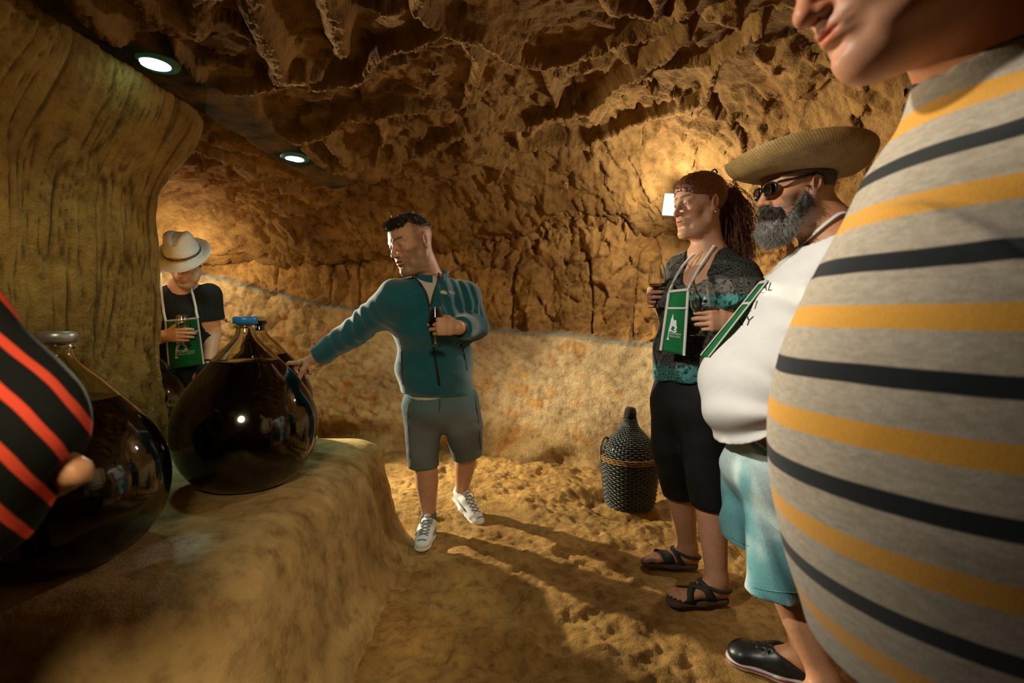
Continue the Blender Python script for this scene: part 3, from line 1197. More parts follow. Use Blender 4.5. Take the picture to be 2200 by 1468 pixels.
class Head:
    def __init__(s, c, fwd, up, sc=1.0):
        s.c, s.sc = np.asarray(c, float), sc
        f = nrm(fwd)
        u = np.asarray(up, float)
        u = nrm(u - f * np.dot(f, u))
        s.M = np.stack([f, np.cross(u, f), u], 1)

    def T(s, *l):
        return s.c + s.sc * (s.M @ np.asarray(l, float))

    def L(s, V):
        return (np.asarray(V) - s.c) @ s.M / s.sc

    def build(s, F, fem=0.0, lips=1.0, open_=0.0, jowl=0.0, squint=0.35, nose=1.0):
        k = s.sc

        def E(c, r, kk=0.02, op='u', R=None):
            F.ell(s.T(*c), np.array(r) * k, s.M if R is None else s.M @ R, kk * k, op)

        def C(a, b, ra, rb, kk=0.02, op='u'):
            F.cone(s.T(*a), s.T(*b), ra * k, rb * k, kk * k, op)

        E((-0.016, 0, 0.036), (0.096, 0.076, 0.084), 0.02)
        E((0.030, 0, 0.046), (0.058, 0.063, 0.064), 0.03)
        F.econe(s.T(0.022, 0, 0.01), s.T(0.038, 0, -0.072), np.array([0.064, 0.062]) * k, np.array([0.046 - 0.004 * fem, 0.046]) * k, s.M[:, 1], 0.03 * k)
        for y in (-1, 1):
            C((-0.004, 0.056 * y, -0.035), (0.006, 0.053 * y, -0.066), 0.016, 0.015, 0.025)
            C((0.006, 0.053 * y, -0.066), (0.066, 0.017 * y, -0.104), 0.015, 0.013, 0.025)
            E((0.058, 0.043 * y, -0.018), (0.026, 0.020, 0.019), 0.02)
            E((0.058, 0.030 * y, -0.05), (0.024, 0.022, 0.026), 0.02)
            if jowl:
                E((0.035, 0.040 * y, -0.085), (0.035, 0.024, 0.024), 0.02)
        E((0.076, 0, -0.101), (0.023 - 0.002 * fem, 0.023, 0.018), 0.02)
        E((0.078, 0, -0.060), (0.024, 0.027, 0.026), 0.02)
        if jowl:
            E((0.035, 0, -0.118), (0.055, 0.042, 0.024 * jowl), 0.025)
        # eye sockets, brows, lids
        for y in (-1, 1):
            E((0.102, 0.031 * y, 0.010), (0.020, 0.020, 0.013), 0.014, 's')
        for y in (-1, 1):
            C((0.086, 0.012 * y, 0.024), (0.070, 0.050 * y, 0.026), 0.009 * (1 - 0.35 * fem), 0.009 * (1 - 0.3 * fem), 0.014)
            E((0.0765, 0.0315 * y, 0.007), (0.0150, 0.0175, 0.0140), 0.005)
            E((0.0925, 0.0315 * y, 0.0055 - 0.003 * squint), (0.010, 0.0130, 0.0046 * (1 - 0.45 * squint)), 0.003, 's')
        # nose
        C((0.088, 0, 0.014), (0.1085 + 0.003 * nose, 0, -0.026), 0.0085, 0.0115 * (1 - 0.1 * fem) * (0.5 + 0.5 * nose), 0.013)
        E((0.109 + 0.004 * nose, 0, -0.031), (0.0125, 0.0125, 0.0105), 0.008)
        for y in (-1, 1):
            E((0.097, 0.0125 * y, -0.034), (0.0125, 0.0078, 0.0085), 0.007)
            E((0.104, 0.0068 * y, -0.0425), (0.0055, 0.0038, 0.004), 0.003, 's')
        # mouth
        E((0.0870, 0, -0.0570), (0.0125, 0.0240, 0.0056 * lips), 0.010)
        E((0.0850, 0, -0.0695), (0.0125, 0.0205, 0.0060 * lips), 0.010)
        E((0.1015, 0, -0.0635), (0.0135, 0.0245, 0.0018 + 0.0045 * open_), 0.004, 's')
        E((0.104, 0, -0.0850), (0.012, 0.02, 0.005), 0.012, 's')
        # ears
        a = math.radians(-14)
        R = np.array([[math.cos(a), 0, math.sin(a)], [0, 1, 0], [-math.sin(a), 0, math.cos(a)]])
        for y in (-1, 1):
            b = 0.34 * y
            R2 = R @ np.array([[math.cos(b), -math.sin(b), 0], [math.sin(b), math.cos(b), 0], [0, 0, 1]])
            E((-0.014, 0.079 * y, 0.000), (0.0200, 0.0072, 0.0325), 0.008, 'u', R2)
            E((-0.009, 0.0865 * y, 0.002), (0.0115, 0.0070, 0.021), 0.004, 's', R2)
            E((-0.0045, 0.0785 * y, -0.004), (0.007, 0.005, 0.008), 0.004, 'u', R2)
            E((-0.006, 0.077 * y, -0.026), (0.009, 0.006, 0.009), 0.006, 'u', R2)
        return s

    def eyes(s, parent, iris=(0.10, 0.06, 0.03), look=(1, 0, -0.25)):
        for y in (-1, 1):
            c = s.T(0.0768, 0.0315 * y, 0.0062)
            g = nrm(s.M @ nrm(look))
            th = np.linspace(0, np.pi, 15)
            r = 0.0131 * s.sc
            V, F = lathe(np.stack([r * np.sin(th), r * np.cos(th)], 1), 20, (0, 0, 0))
            V = V @ frame((g[1] + 0.3, -g[0], 0.2), g).T
            a = np.arccos(np.clip(V @ g / r, -1, 1))
            col = np.where(a[:, None] < 0.22, 0.005, np.where(a[:, None] < 0.48, np.array(iris)[None], np.array([[0.62, 0.58, 0.54]])))
            mk('eye', V + c, F, EYE, parent, col=col)

    def tint(s, V, col, fade=None, brow=None, stubble=0.0, lipc=(0.92, 0.66, 0.62), stub_col=(0.12, 0.09, 0.07)):
        l = s.L(V)
        x, y, z = l[:, 0], np.abs(l[:, 1]), l[:, 2]
        near = (np.abs(x) < 0.16) & (y < 0.12) & (np.abs(z) < 0.16)
        e = ((y / 0.023) ** 2 + ((z + 0.0637) / 0.0115) ** 2)
        m = (sstep(1.15, 0.7, e) * (x > 0.070) * near)[:, None]
        col = col * (1 - m) + col * np.array(lipc)[None] * m
        red = np.exp(-((y - 0.035) / 0.022) ** 2 - ((z + 0.025) / 0.02) ** 2) * sstep(0.02, 0.07, x) * near + np.exp(-(y / 0.015) ** 2 - ((z + 0.032) / 0.014) ** 2) * sstep(0.08, 0.1, x) * near
        red = red + 0.8 * (y > 0.073) * near
        col = col * (1 - 0.22 * red[:, None] * np.array([0.1, 0.7, 0.8])[None])
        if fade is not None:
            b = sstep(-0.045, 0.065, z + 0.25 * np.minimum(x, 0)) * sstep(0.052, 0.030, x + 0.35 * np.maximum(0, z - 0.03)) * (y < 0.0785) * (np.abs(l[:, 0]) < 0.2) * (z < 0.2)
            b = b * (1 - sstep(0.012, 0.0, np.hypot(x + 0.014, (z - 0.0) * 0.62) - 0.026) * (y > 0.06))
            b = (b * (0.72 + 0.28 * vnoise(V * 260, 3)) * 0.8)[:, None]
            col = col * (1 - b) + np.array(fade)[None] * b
        if brow is not None:
            zc = 0.028 + 0.006 * np.sin(np.clip((y - 0.01) / 0.045, 0, 1) * 2.6)
            b = (sstep(0.0065, 0.003, np.abs(z - zc)) * sstep(0.006, 0.012, y) * sstep(0.056, 0.048, y) * (x > 0.045) * near)[:, None] * 0.85
            col = col * (1 - b) + np.array(brow)[None] * b
        if stubble:
            jaw = sstep(-0.030, -0.050, z - 0.35 * np.maximum(0, 0.03 - x) - 0.02 * (y > 0.05)) * sstep(-0.035, -0.005, x) * sstep(-0.155, -0.115, z)
            mus = np.exp(-((z + 0.049) / 0.006) ** 2) * (y < 0.032) * (x > 0.07)
            side = sstep(0.030, 0.012, np.abs(x + 0.0)) * (y > 0.05) * (z < 0.045) * (z > -0.08) * 0.6
            b = (np.clip(np.maximum(np.maximum(jaw, mus), side), 0, 1) * (e > 1.1) * near * stubble)[:, None]
            col = col * (1 - b) + np.array(stub_col)[None] * b
        return col


EYE = NT('eye_surface').set(Roughness=0.12)
EYE.color(EYE.attr())
EYE = EYE.m


def hand(F, w, x, z, side=1, s=1.0, curls=None, thumb=None, spread=0.06, thick=1.0):
    """w wrist, x along the palm to the fingers, z out of the back of the hand; side +1 right, -1 left"""
    x = nrm(x)
    z = nrm(np.asarray(z, float) - x * np.dot(x, z))
    y = np.cross(z, x) * side
    M = np.stack([x, y, z], 1)
    T = lambda l: np.asarray(w, float) + s * (M @ np.asarray(l, float))
    curls = curls or [(0.35, 0.45, 0.3)] * 4
    F.econe(T((-0.005, 0, 0)), T((0.035, 0.002, 0)), np.array([0.028, 0.020]) * s, np.array([0.036, 0.0165]) * s, y, 0.012 * s)
    F.econe(T((0.035, 0.002, 0)), T((0.082, 0, 0.001)), np.array([0.036, 0.0165]) * s, np.array([0.0395, 0.0125]) * s, y, 0.012 * s)
    ys = (0.0300, 0.0100, -0.0100, -0.0285)
    xs = (0.084, 0.089, 0.085, 0.077)
    Ls = ((0.041, 0.025, 0.021), (0.045, 0.029, 0.022), (0.042, 0.027, 0.022), (0.033, 0.020, 0.019))
    rs = (0.0088, 0.0089, 0.0084, 0.0074)
    nails = []
    for i in range(4):
        p = np.array([xs[i], ys[i], 0.001])
        a = 0.0
        pts, rad = [p + np.array([-0.018, -0.001 * (i - 1.5), 0.0]), p], [rs[i] * 1.1 * thick, rs[i] * 1.12 * thick]
        for j in range(3):
            a += curls[i][j]
            d = np.array([math.cos(a), spread * (1.5 - i) * (0.6 if a < 1 else -0.2), -math.sin(a)])
            p = p + d * Ls[i][j]
            pts.append(p)
            rad.append(rs[i] * (1.0, 0.93, 0.80)[j] * thick)
        F.chain([T(q) for q in pts], [r * s for r in rad], 0.0035 * s)
    th = thumb or [(0.70, 0.62, -0.36), (0.86, 0.36, -0.36), (0.93, 0.20, -0.30)]
    p = np.array([0.016, 0.020, -0.006])
    pts, rad = [p], [0.0150]
    for j, (d, L) in enumerate(zip(th, (0.046, 0.034, 0.027))):
        p = p + nrm(d) * L
        pts.append(p)
        rad.append((0.0118, 0.0102, 0.0080)[j])
    F.chain([T(q) for q in pts], [r * s for r in rad], 0.008 * s)
    return T


def collar(c, up, fwd, r, h, gap, th=0.006, flare=0.010, lean=0.0, n=44, dip=0.35):
    f = nrm(np.asarray(fwd, float) - np.asarray(up) * np.dot(fwd, up))
    sd = np.cross(up, f)
    a = np.linspace(-np.pi + gap, np.pi - gap, n)
    V = np.zeros((n, 8, 3))
    for i, t in enumerate(a):
        d = -math.cos(t) * f + math.sin(t) * sd
        hh = h * (1 - dip * (abs(t) / np.pi) ** 3)
        o = np.asarray(c, float) + f * lean * (1 - math.cos(t))
        pr = [(r, -0.012), (r + flare * .3, hh * .5), (r + flare, hh * .92), (r + flare - th * .3, hh), (r + flare - th * .9, hh), (r + flare - th, hh * .92), (r + flare * .3 - th, hh * .5), (r - th, -0.012)]
        for j, (q, z) in enumerate(pr):
            V[i, j] = o + d * q + np.asarray(up) * z
    return V.reshape(-1, 3), [gridF(n, 8, cv=True), np.arange(8, dtype=np.int32)[None, ::-1], (np.arange(8, dtype=np.int32) + (n - 1) * 8)[None]]


def patch(fld, left, right, nu, nv, out, d0):
    """sheet on a surface between two lines of sight polylines"""
    l, r = spline(np.array(left, float), nv), spline(np.array(right, float), nv)
    q = np.stack([l * (1 - u) + r * u for u in np.linspace(0, 1, nu)], 0).reshape(-1, 2)
    V = on_surf(fld, q, d0, out)
    D = nrm(V.mean(0) - CAMP)
    N = len(V)
    idx = np.arange(N).reshape(nu, nv)
    f = gridF(nu, nv)
    e = [np.stack([w[:-1], w[1:], w[1:] + N, w[:-1] + N], 1) for w in (idx[0], idx[-1], idx[:, 0], idx[:, -1])]
    return np.concatenate([V, V + D * 0.002]), [np.concatenate([f, f[:, ::-1] + N] + e).astype(np.int32)]


def bbox(*pts, pad=0.1):
    p = np.array(pts)
    return p.min(0) - pad, p.max(0) + pad


def body(name, F, lo, hi, res, fine, mat, parent, colf):
    """one skin surface: coarse everywhere, fine inside the given boxes"""
    V, Q = F.mesh(lo, hi, res)
    keep = np.ones(len(Q), bool)
    VV, QQ = [], []
    n = 0
    for (a, b, r) in fine:
        a, b = np.asarray(a), np.asarray(b)
        ins = ((V > a + 1.2 * res) & (V < b - 1.2 * res)).all(1)
        keep &= ~ins[Q].all(1)
    VV.append(V)
    QQ.append(Q[keep])
    n = len(V)
    for (a, b, r) in fine:
        v, q = F.mesh(a, b, r)
        VV.append(v)
        QQ.append(q + n)
        n += len(v)
    V, Q = np.concatenate(VV), np.concatenate(QQ)
    used = np.zeros(len(V), bool)
    used[Q.ravel()] = True
    mp = np.cumsum(used) - 1
    V, Q = V[used], mp[Q].astype(np.int32)
    return mk(name, V, Q, mat, parent, col=colf(V))


CAMP = np.array([0, 0, CAM_H])


def on_surf(fld, pix, d0=0.9, out=0.0, maxd=3.5):
    """points of a surface seen along the given lines of sight"""
    pix = np.asarray(pix, float)
    o = []
    for (px, py) in pix:
        o.append(P(px, py, 1.0) - CAMP)
    D = np.array(o)
    D /= np.linalg.norm(D, axis=1)[:, None]
    t = np.full(len(D), float(d0))
    for _ in range(70):
        v = fld.ev(CAMP + t[:, None] * D)
        t = np.minimum(t + np.clip(v * 0.8, -0.03, 0.08), maxd)
        if np.abs(v[t < maxd - 0.01]).max(initial=0.0) < 0.0005:
            break
    # lost points take the depth of their neighbours
    bad = t > maxd - 0.01
    if bad.any() and (~bad).any():
        i = np.arange(len(t))
        t[bad] = np.interp(i[bad], i[~bad], t[~bad])
    return CAMP + (t - out)[:, None] * D


def ribbon(pts, width, normal_out, thick=0.0012):
    """flat strip along pts; normal_out (N,3) or (3,)"""
    pts = np.asarray(pts, float)
    t = np.gradient(pts, axis=0)
    t /= np.linalg.norm(t, axis=1)[:, None] + 1e-12
    n = np.broadcast_to(np.asarray(normal_out, float), pts.shape)
    u = np.cross(t, n)
    u /= np.linalg.norm(u, axis=1)[:, None] + 1e-12
    n = np.cross(u, t)
    w = width / 2
    ring = np.stack([pts - u * w, pts - u * w + n * thick, pts + u * w + n * thick, pts + u * w], 1)
    m = len(pts)
    return ring.reshape(-1, 3), [gridF(m, 4, cv=True), np.array([[3, 2, 1, 0]], dtype=np.int32), np.array([[(m - 1) * 4 + k for k in range(4)]], dtype=np.int32)]


def panel(corners, nu, nv, bulge=0.0, thick=0.002, drop=None):
    """curved sheet from four corners TL TR BR BL"""
    tl, tr, br, bl = [np.asarray(c, float) for c in corners]
    u, v = np.meshgrid(np.linspace(0, 1, nu), np.linspace(0, 1, nv), indexing='ij')
    u, v = u.ravel()[:, None], v.ravel()[:, None]
    pt = (tl * (1 - u) + tr * u) * (1 - v) + (bl * (1 - u) + br * u) * v
    n = nrm(np.cross(tr - tl, bl - tl))
    if n @ (CAMP - pt.mean(0)) < 0:
        n = -n
    pt = pt + n * (bulge * np.sin(np.pi * u) * (0.4 + 0.6 * np.sin(np.pi * np.clip(v, 0, 1))))
    if drop is not None:
        pt = pt + n * drop(u, v)
    V = np.concatenate([pt, pt - n * thick])
    f = gridF(nu, nv)
    N = nu * nv
    e = []
    idx = np.arange(N).reshape(nu, nv)
    for row in (idx[0], idx[-1], idx[:, 0], idx[:, -1]):
        e.append(np.stack([row[:-1], row[1:], row[1:] + N, row[:-1] + N], 1))
    return V, [np.concatenate([f, f[:, ::-1] + N] + e).astype(np.int32)], n, pt.reshape(nu, nv, 3)


def text_tris(body_, font_bold=False):
    cu = bpy.data.curves.new('lettering', 'FONT')
    cu.body = body_
    cu.resolution_u = 3
    o = bpy.data.objects.new('lettering', cu)
    COL.objects.link(o)
    dg = bpy.context.evaluated_depsgraph_get()
    me = o.evaluated_get(dg).to_mesh()
    V = np.array([v.co[:] for v in me.vertices])
    F = [list(p.vertices) for p in me.polygons]
    o.evaluated_get(dg).to_mesh_clear()
    bpy.data.objects.remove(o)
    bpy.data.curves.remove(cu)
    V[:, :2] -= V[:, :2].min(0)
    h = 0.7
    return V[:, :2] / h, F


def strands(S, r0, r1):
    """(N,m,3) hair strands -> triangular tapering tubes"""
    N, m, _ = S.shape
    t = S[:, -1] - S[:, 0]
    t /= np.linalg.norm(t, axis=1)[:, None] + 1e-9
    ref = rng.normal(size=(N, 3))
    u = np.cross(t, ref)
    u /= np.linalg.norm(u, axis=1)[:, None] + 1e-9
    w = np.cross(t, u)
    rad = np.linspace(r0, r1, m)
    V = np.zeros((N, m, 3, 3))
    for k in range(3):
        a = 2 * np.pi * k / 3
        off = math.cos(a) * u + math.sin(a) * w
        V[:, :, k] = S + off[:, None, :] * rad[None, :, None]
    b = (np.arange(N) * m * 3)[:, None, None]
    i = np.arange(m - 1)[None, :, None] * 3
    k = np.arange(3)[None, None, :]
    k2 = (k + 1) % 3
    q = np.stack(np.broadcast_arrays(b + i + k, b + i + k2, b + i + 3 + k2, b + i + 3 + k), -1).reshape(-1, 4)
    return V.reshape(-1, 3), q.astype(np.int32)


def surf_points(V, Q, n, mask=None):
    c = V[Q].mean(1)
    nn = np.cross(V[Q[:, 2]] - V[Q[:, 0]], V[Q[:, 3]] - V[Q[:, 1]])
    nn /= np.linalg.norm(nn, axis=1)[:, None] + 1e-12
    ok = np.nonzero(mask(c) if mask is not None else np.ones(len(c), bool))[0]
    i = rng.choice(ok, n)
    jit = rng.random((n, 4))
    jit /= jit.sum(1)[:, None]
    return (V[Q[i]] * jit[:, :, None]).sum(1), nn[i]


def hair_mat(name, a, b, rough=0.45):
    t = NT(name).set(Roughness=rough)
    co = t.coord('Object')
    t.color(t.ramp(t.noise(co, 120, 3, 0.7), [(0.3, a), (0.7, b)]))
    return t.m


# wine glass, one mesh set shared by all copies: axis z, foot at 0
WGLASS = NT('clear_glass')
WGLASS.set(Base__Color=(1, 1, 1, 1), Roughness=0.0, IOR=1.45)
WGLASS.b.inputs['Transmission Weight'].default_value = 1.0
WW = NT('white_wine')
WW.set(Base__Color=(0.92, 0.72, 0.32, 1), Roughness=0.08, IOR=1.12)
WW.b.inputs['Transmission Weight'].default_value = 0.7
GP = np.array([(0.0, 0.0), (0.0310, 0.0), (0.0325, 0.0012), (0.030, 0.0026), (0.012, 0.0052), (0.0048, 0.010), (0.0037, 0.020), (0.0037, 0.050), (0.0044, 0.060),
               (0.010, 0.0665), (0.021, 0.0745), (0.0295, 0.087), (0.0325, 0.1010), (0.0318, 0.118), (0.0285, 0.140), (0.0250, 0.162)])


def wine_glass(foot, up, s, label, level=None, group='tasting glasses', turn=0.0, mark=False):
    t = thing('wine_glass', foot, label, 'glass', group)
    z = nrm(up)
    M = frame((math.cos(turn), math.sin(turn), 0), z)
    out = spline(GP, 90)
    out[:, 0] = np.maximum(out[:, 0], 0)
    top = out[out[:, 1] > 0.0675]
    inn = top[::-1] - np.array([0.0011, 0])
    inn[-1] = (0.0, 0.0705)
    prof = np.concatenate([out, [(0.0246, 0.1627)], inn])
    V, F = lathe(prof * s, 40, foot, M)
    mk('bowl', V, F, WGLASS.m, t)
    if level:
        w = top[(top[:, 1] > 0.0715) & (top[:, 1] < level)] - np.array([0.0009, 0])
        w = np.concatenate([[(0, 0.0712)], w, [(w[-1, 0], level)], [(0, level)]])
        V, F = lathe(w * s, 36, foot, M)
        mk('wine', V, F, WW.m, t)
    return t, M


# cut-out picture on the pouches and glasses (a map with a vine leaning on it): outline in unit box
EMBLEM = np.array([(0.02, 0.0), (0.20, 0.0), (0.17, 0.05), (0.115, 0.10), (0.13, 0.33), (0.34, 0.345), (0.50, 0.30), (0.72, 0.355), (0.62, 0.42), (0.70, 0.50),
                   (0.64, 0.58), (0.60, 0.76), (0.55, 0.80), (0.42, 0.77), (0.36, 0.86), (0.33, 0.92), (0.315, 1.0), (0.26, 1.0), (0.25, 0.92), (0.18, 0.82), (0.14, 0.60), (0.08, 0.42), (0.06, 0.12), (0.0, 0.03)])


def emblem_tris():
    from mathutils.geometry import tessellate_polygon
    tri = tessellate_polygon([[Vector((x, y, 0)) for x, y in EMBLEM]])
    return EMBLEM, [list(t) for t in tri]


GREEN = cloth_mat('green_felt', (0.010, 0.14, 0.040), (0.012, 0.16, 0.048), 500, 0.95, 0.15)
WHITE_TAPE = cloth_mat('white_tape', (0.62, 0.60, 0.55), None, 600, 0.9, 0.1)
PRINT = plain('white_print', (0.70, 0.72, 0.66), 0.7)


def print_on(name, mat, parent, V2, F, to3, off_mesh=None, **kw):
    """flat print: 2-d shape mapped by to3(u,v)"""
    V = to3(V2[:, 0], V2[:, 1])
    by = {}
    for f in F:
        by.setdefault(len(f), []).append(f)
    return mk(name, V, [np.array(v, dtype=np.int32) for v in by.values()], mat, parent, smooth=False, **kw)


def pouch(corners, label, straps, strap_n, strap_w=0.011, bulge=0.012, printed=True, split=0.30, pt_fn=None):
    V, F, n, G = panel(corners, 18, 26, bulge)
    base = G[9, 0]
    t = thing('glass_pouch', base, label, 'pouch', 'green tasting pouches')
    mk('pouch_panel', V, F, GREEN, t)
    nu, nv, _ = G.shape
    b = MB()
    off = n * 0.0022
    w = 0.010
    b.add(*ribbon(G[0, :] + off, w, n, 0.002))
    b.add(*ribbon(G[-1, :] + off, w, n, 0.002))
    b.add(*ribbon(G[:, 0] + off, w, n, 0.002))
    k = int(split * nv)
    b.add(*ribbon(G[:, k] + off, w * 0.8, n, 0.002))
    b.mk('white_edging', WHITE_TAPE, t)
    for sp in straps:
        m = MB()
        m.add(*ribbon(sp, strap_w, strap_n, 0.002))
        m.mk('neck_strap', WHITE_TAPE, t, label='white neck strap')
    if printed:
        def to3(u, v):
            # u across 0..1, v up 0..1 of the panel
            fu = np.clip(u, 0, 1) * (nu - 1)
            fv = np.clip(1 - v, 0, 1) * (nv - 1)
            i, j = np.minimum(fu.astype(int), nu - 2), np.minimum(fv.astype(int), nv - 2)
            a, c = (fu - i)[:, None], (fv - j)[:, None]
            q = G[i, j] * (1 - a) * (1 - c) + G[i + 1, j] * a * (1 - c) + G[i, j + 1] * (1 - a) * c + G[i + 1, j + 1] * a * c
            return q + n * 0.0012
        EV, EF = emblem_tris()
        print_on('emblem', PRINT, t, EV, EF, lambda x, y: to3(0.20 + 0.62 * x, 0.20 + 0.42 * y), label='white printed vine and map emblem')
        for txt, y0, wd in (('HONTIANSKA', 0.300, 0.52), ('VÍNNA CESTA', 0.255, 0.50)):
            TV, TF = text_tris(txt)
            sc = wd / TV[:, 0].max()
            print_on('lettering', PRINT, t, TV, TF, lambda x, y: to3(0.30 + sc * x, y0 + 0.030 * y), label='printed words ' + txt)
    return t, G, n
def skin_c(base):
    return lambda V: base[None] * np.ones((len(V), 1)) * (1 + 0.05 * vnoise(V * 25, 3)[:, None])


def wrinkle(dirv, freq, amp, seed, anis=0.25):
    d = nrm(dirv)

    def f(p):
        a = (p @ d)[:, None] * d[None]
        q = (p - a) * freq * anis + a * freq
        n = vnoise(q, seed)
        return amp * (1 - 2 * np.abs(n)) * 0.5 + amp * 0.5 * vnoise(q * 2.1, seed + 1)
    return f


FLEECE = cloth_mat('teal_fleece', (0.007, 0.085, 0.118), (0.012, 0.105, 0.140), 260, 1.0, 0.45, sheen=0.5, mott=0.3)
BLACKZ = plain('black_zip', (0.008, 0.009, 0.01), 0.5)
DENIM_G = cloth_mat('grey_blue_denim', (0.105, 0.120, 0.125), (0.150, 0.165, 0.165), 420, 0.95, 0.3, use_attr=True)
SHOE_W = cloth_mat('pale_grey_mesh', (0.60, 0.61, 0.60), (0.70, 0.71, 0.70), 300, 0.8, 0.25)
SOLE_W = plain('white_rubber', (0.62, 0.61, 0.56), 0.6)
SHOE_G = plain('grey_lace', (0.14, 0.15, 0.16), 0.7)
SOCK = cloth_mat('grey_sock', (0.14, 0.15, 0.165), None, 500)


def sneaker(parent, heel, toe, up, ankle, label=None):
    """running shoe with sole, tongue, laces; heel and toe on the sole line"""
    x = nrm(toe - heel)
    L = np.linalg.norm(toe - heel)
    M = frame(x, up)
    T = lambda *l: heel + M @ np.asarray(l, float)
    k = L / 0.30
    F = Field()
    F.econe(T(0.04 * k, 0, 0.055), T(0.13 * k, 0, 0.05), (0.033, 0.04), (0.040, 0.036), M[:, 1], 0.02)
    F.econe(T(0.13 * k, 0, 0.05), T(0.23 * k, 0, 0.036), (0.040, 0.036), (0.044, 0.026), M[:, 1], 0.02)
    F.ell(T(0.262 * k, 0, 0.032), (0.036, 0.036, 0.022), M, 0.02)
    F.econe(T(0.055 * k, 0, 0.06), T(0.050 * k, 0, 0.098), (0.032, 0.04), (0.030, 0.038), M[:, 1], 0.02)
    F.cone(T(0.10 * k, 0, 0.085), T(0.085 * k, 0, 0.118), 0.018, 0.014, 0.012)
    F.cone(T(0.052 * k, 0, 0.085), T(0.05 * k, 0, 0.16), 0.026, 0.030, 0.004, 's')
    F.cut(T(0, 0, 0.020), -M[:, 2], 0.003)
    lo, hi = bbox(heel, toe, ankle, pad=0.10)
    s = blob('shoe', F, lo, hi, 0.0042, SHOE_W, parent, label=label)
    S = Field()
    S.econe(T(0.045 * k, 0, 0.014), T(0.14 * k, 0, 0.012), (0.037, 0.020), (0.040, 0.018), M[:, 1], 0.02)
    S.econe(T(0.14 * k, 0, 0.012), T(0.255 * k, 0, 0.015), (0.043, 0.018), (0.041, 0.014), M[:, 1], 0.03)
    S.ell(T(0.275 * k, 0, 0.017), (0.028, 0.034, 0.013), M, 0.02)
    S.cut(T(0, 0, 0.030), M[:, 2], 0.004)
    S.cut(T(0, 0, 0.001), -M[:, 2], 0.003)
    S.disp(lambda p: 0.003 * np.maximum(0, np.sin(((p - heel) @ x) * 190)) * sstep(0.018, 0.006, (p - heel) @ M[:, 2]))
    so = blob('sole', S, lo, hi, 0.0042, SOLE_W, s)
    lb = MB()
    for i in range(5):
        a = 0.118 + 0.024 * i
        for sg in (-1, 1):
            q = np.stack([np.linspace(a * k, (a + 0.022) * k, 9), np.linspace(-0.023, 0.023, 9) * sg, np.full(9, 0.2)], 1)
            lb.add(*tube(stick(F, [T(*w) for w in q], -M[:, 2], 0.3, 0.0015), 0.0027, 6))
    for sy in (-1, 1):
        pts = [T(0.112 * k, 0, 0.103), T(0.125 * k, 0.026 * sy, 0.108), T(0.15 * k, 0.026 * sy, 0.080)]
        lb.add(*tube(spline(pts, 10), 0.0024, 6))
    lb.mk('laces', SHOE_G, s)
    for sy in (-1, 1):
        pts = stick(F, [T(a * k, 0.07 * sy, 0.05 - 0.06 * (a - 0.1)) for a in (0.10, 0.13, 0.16, 0.19)], -M[:, 1] * sy, 0.2, 0.0008)
        V, F_ = tube(pts, 0.0045, 6, flat=(M[:, 2], 1.0))
        mk('side_stripe', V, F_, SHOE_G, s)
    q = stick(F, [T(0.268 * k, yy, 0.12) for yy in (-0.022, -0.01, 0.005, 0.02)], -M[:, 2], 0.2, 0.0005)
    V, F_ = tube(q, 0.004, 6)
    mk('toe_mark', V, F_, SHOE_G, s)
    return s


# ================================================================== 1. man in the teal fleece
g = ground(912, 1165)
TM = thing('person', g, 'man in teal fleece jacket and denim shorts reaching to touch a demijohn', 'person')
hd = Head(P(884, 524, 2.17), (-0.60, -0.73, -0.30), (-0.12, 0.02, 1.0), 1.01)
nb = P(922, 606, 2.27)
shR, shL = P(852, 642, 2.20), P(996, 640, 2.38)
elR, wrR = P(775, 704, 2.28), P(676, 771, 2.36)
elL, wrL = P(1019, 702, 2.36), P(984, 704, 2.10)
pel, wai, che = P(946, 850, 2.47), P(936, 785, 2.42), P(928, 690, 2.33)
hipR, hipL = P(908, 872, 2.47), P(984, 866, 2.50)
knR, knL = P(914, 978, 2.46), P(1004, 955, 2.52)
anR, anL = P(921, 1103, 2.53), P(993, 1052, 2.80)
side = nrm(shL - shR)

F = Field()
hd.build(F, open_=0.45, squint=0.6, nose=0.8, jowl=0.5)
F.cone(hd.T(-0.022, 0, -0.045), nb, 0.062, 0.068, 0.03)
F.econe(pel, wai, (0.15, 0.11), (0.145, 0.10), side, 0.04)
F.econe(wai, che, (0.145, 0.10), (0.16, 0.11), side, 0.06)
F.econe(che, nb * 0.75 + che * 0.25, (0.16, 0.11), (0.09, 0.07), side, 0.06)
F.chain([shR, elR, wrR], [0.055, 0.044, 0.030], 0.04)
F.chain([shL, elL, wrL], [0.055, 0.044, 0.030], 0.04)
F.chain([hipR, knR, knR * 0.55 + anR * 0.45, anR], [0.085, 0.058, 0.058, 0.036], 0.04)
F.chain([hipL, knL, knL * 0.55 + anL * 0.45, anL], [0.085, 0.058, 0.056, 0.036], 0.04)
hxR = nrm(P(628, 781, 2.415) - wrR)
hand(F, wrR, hxR, (0.05, -0.22, 0.95), 1, 1.04, thick=1.12, curls=[(-0.18, 0.55, 0.15), (0.75, 0.75, 0.25), (0.95, 0.75, 0.3), (1.05, 0.7, 0.3)],
     thumb=[(0.55, 0.60, -0.60), (0.62, 0.20, -0.75), (0.72, 0.0, -0.70)])
hzL = nrm((0.10, -1, 0.12))
hxL = nrm((-1.0, -0.10, 0.05))
hand(F, wrL, hxL, hzL, -1, 1.0, curls=[(0.55, 0.95, 0.7), (0.62, 1.0, 0.7), (0.68, 1.0, 0.7), (0.75, 1.0, 0.7)],
     thumb=[(0.60, 0.55, -0.60), (0.80, 0.12, -0.60), (0.85, -0.10, -0.45)])
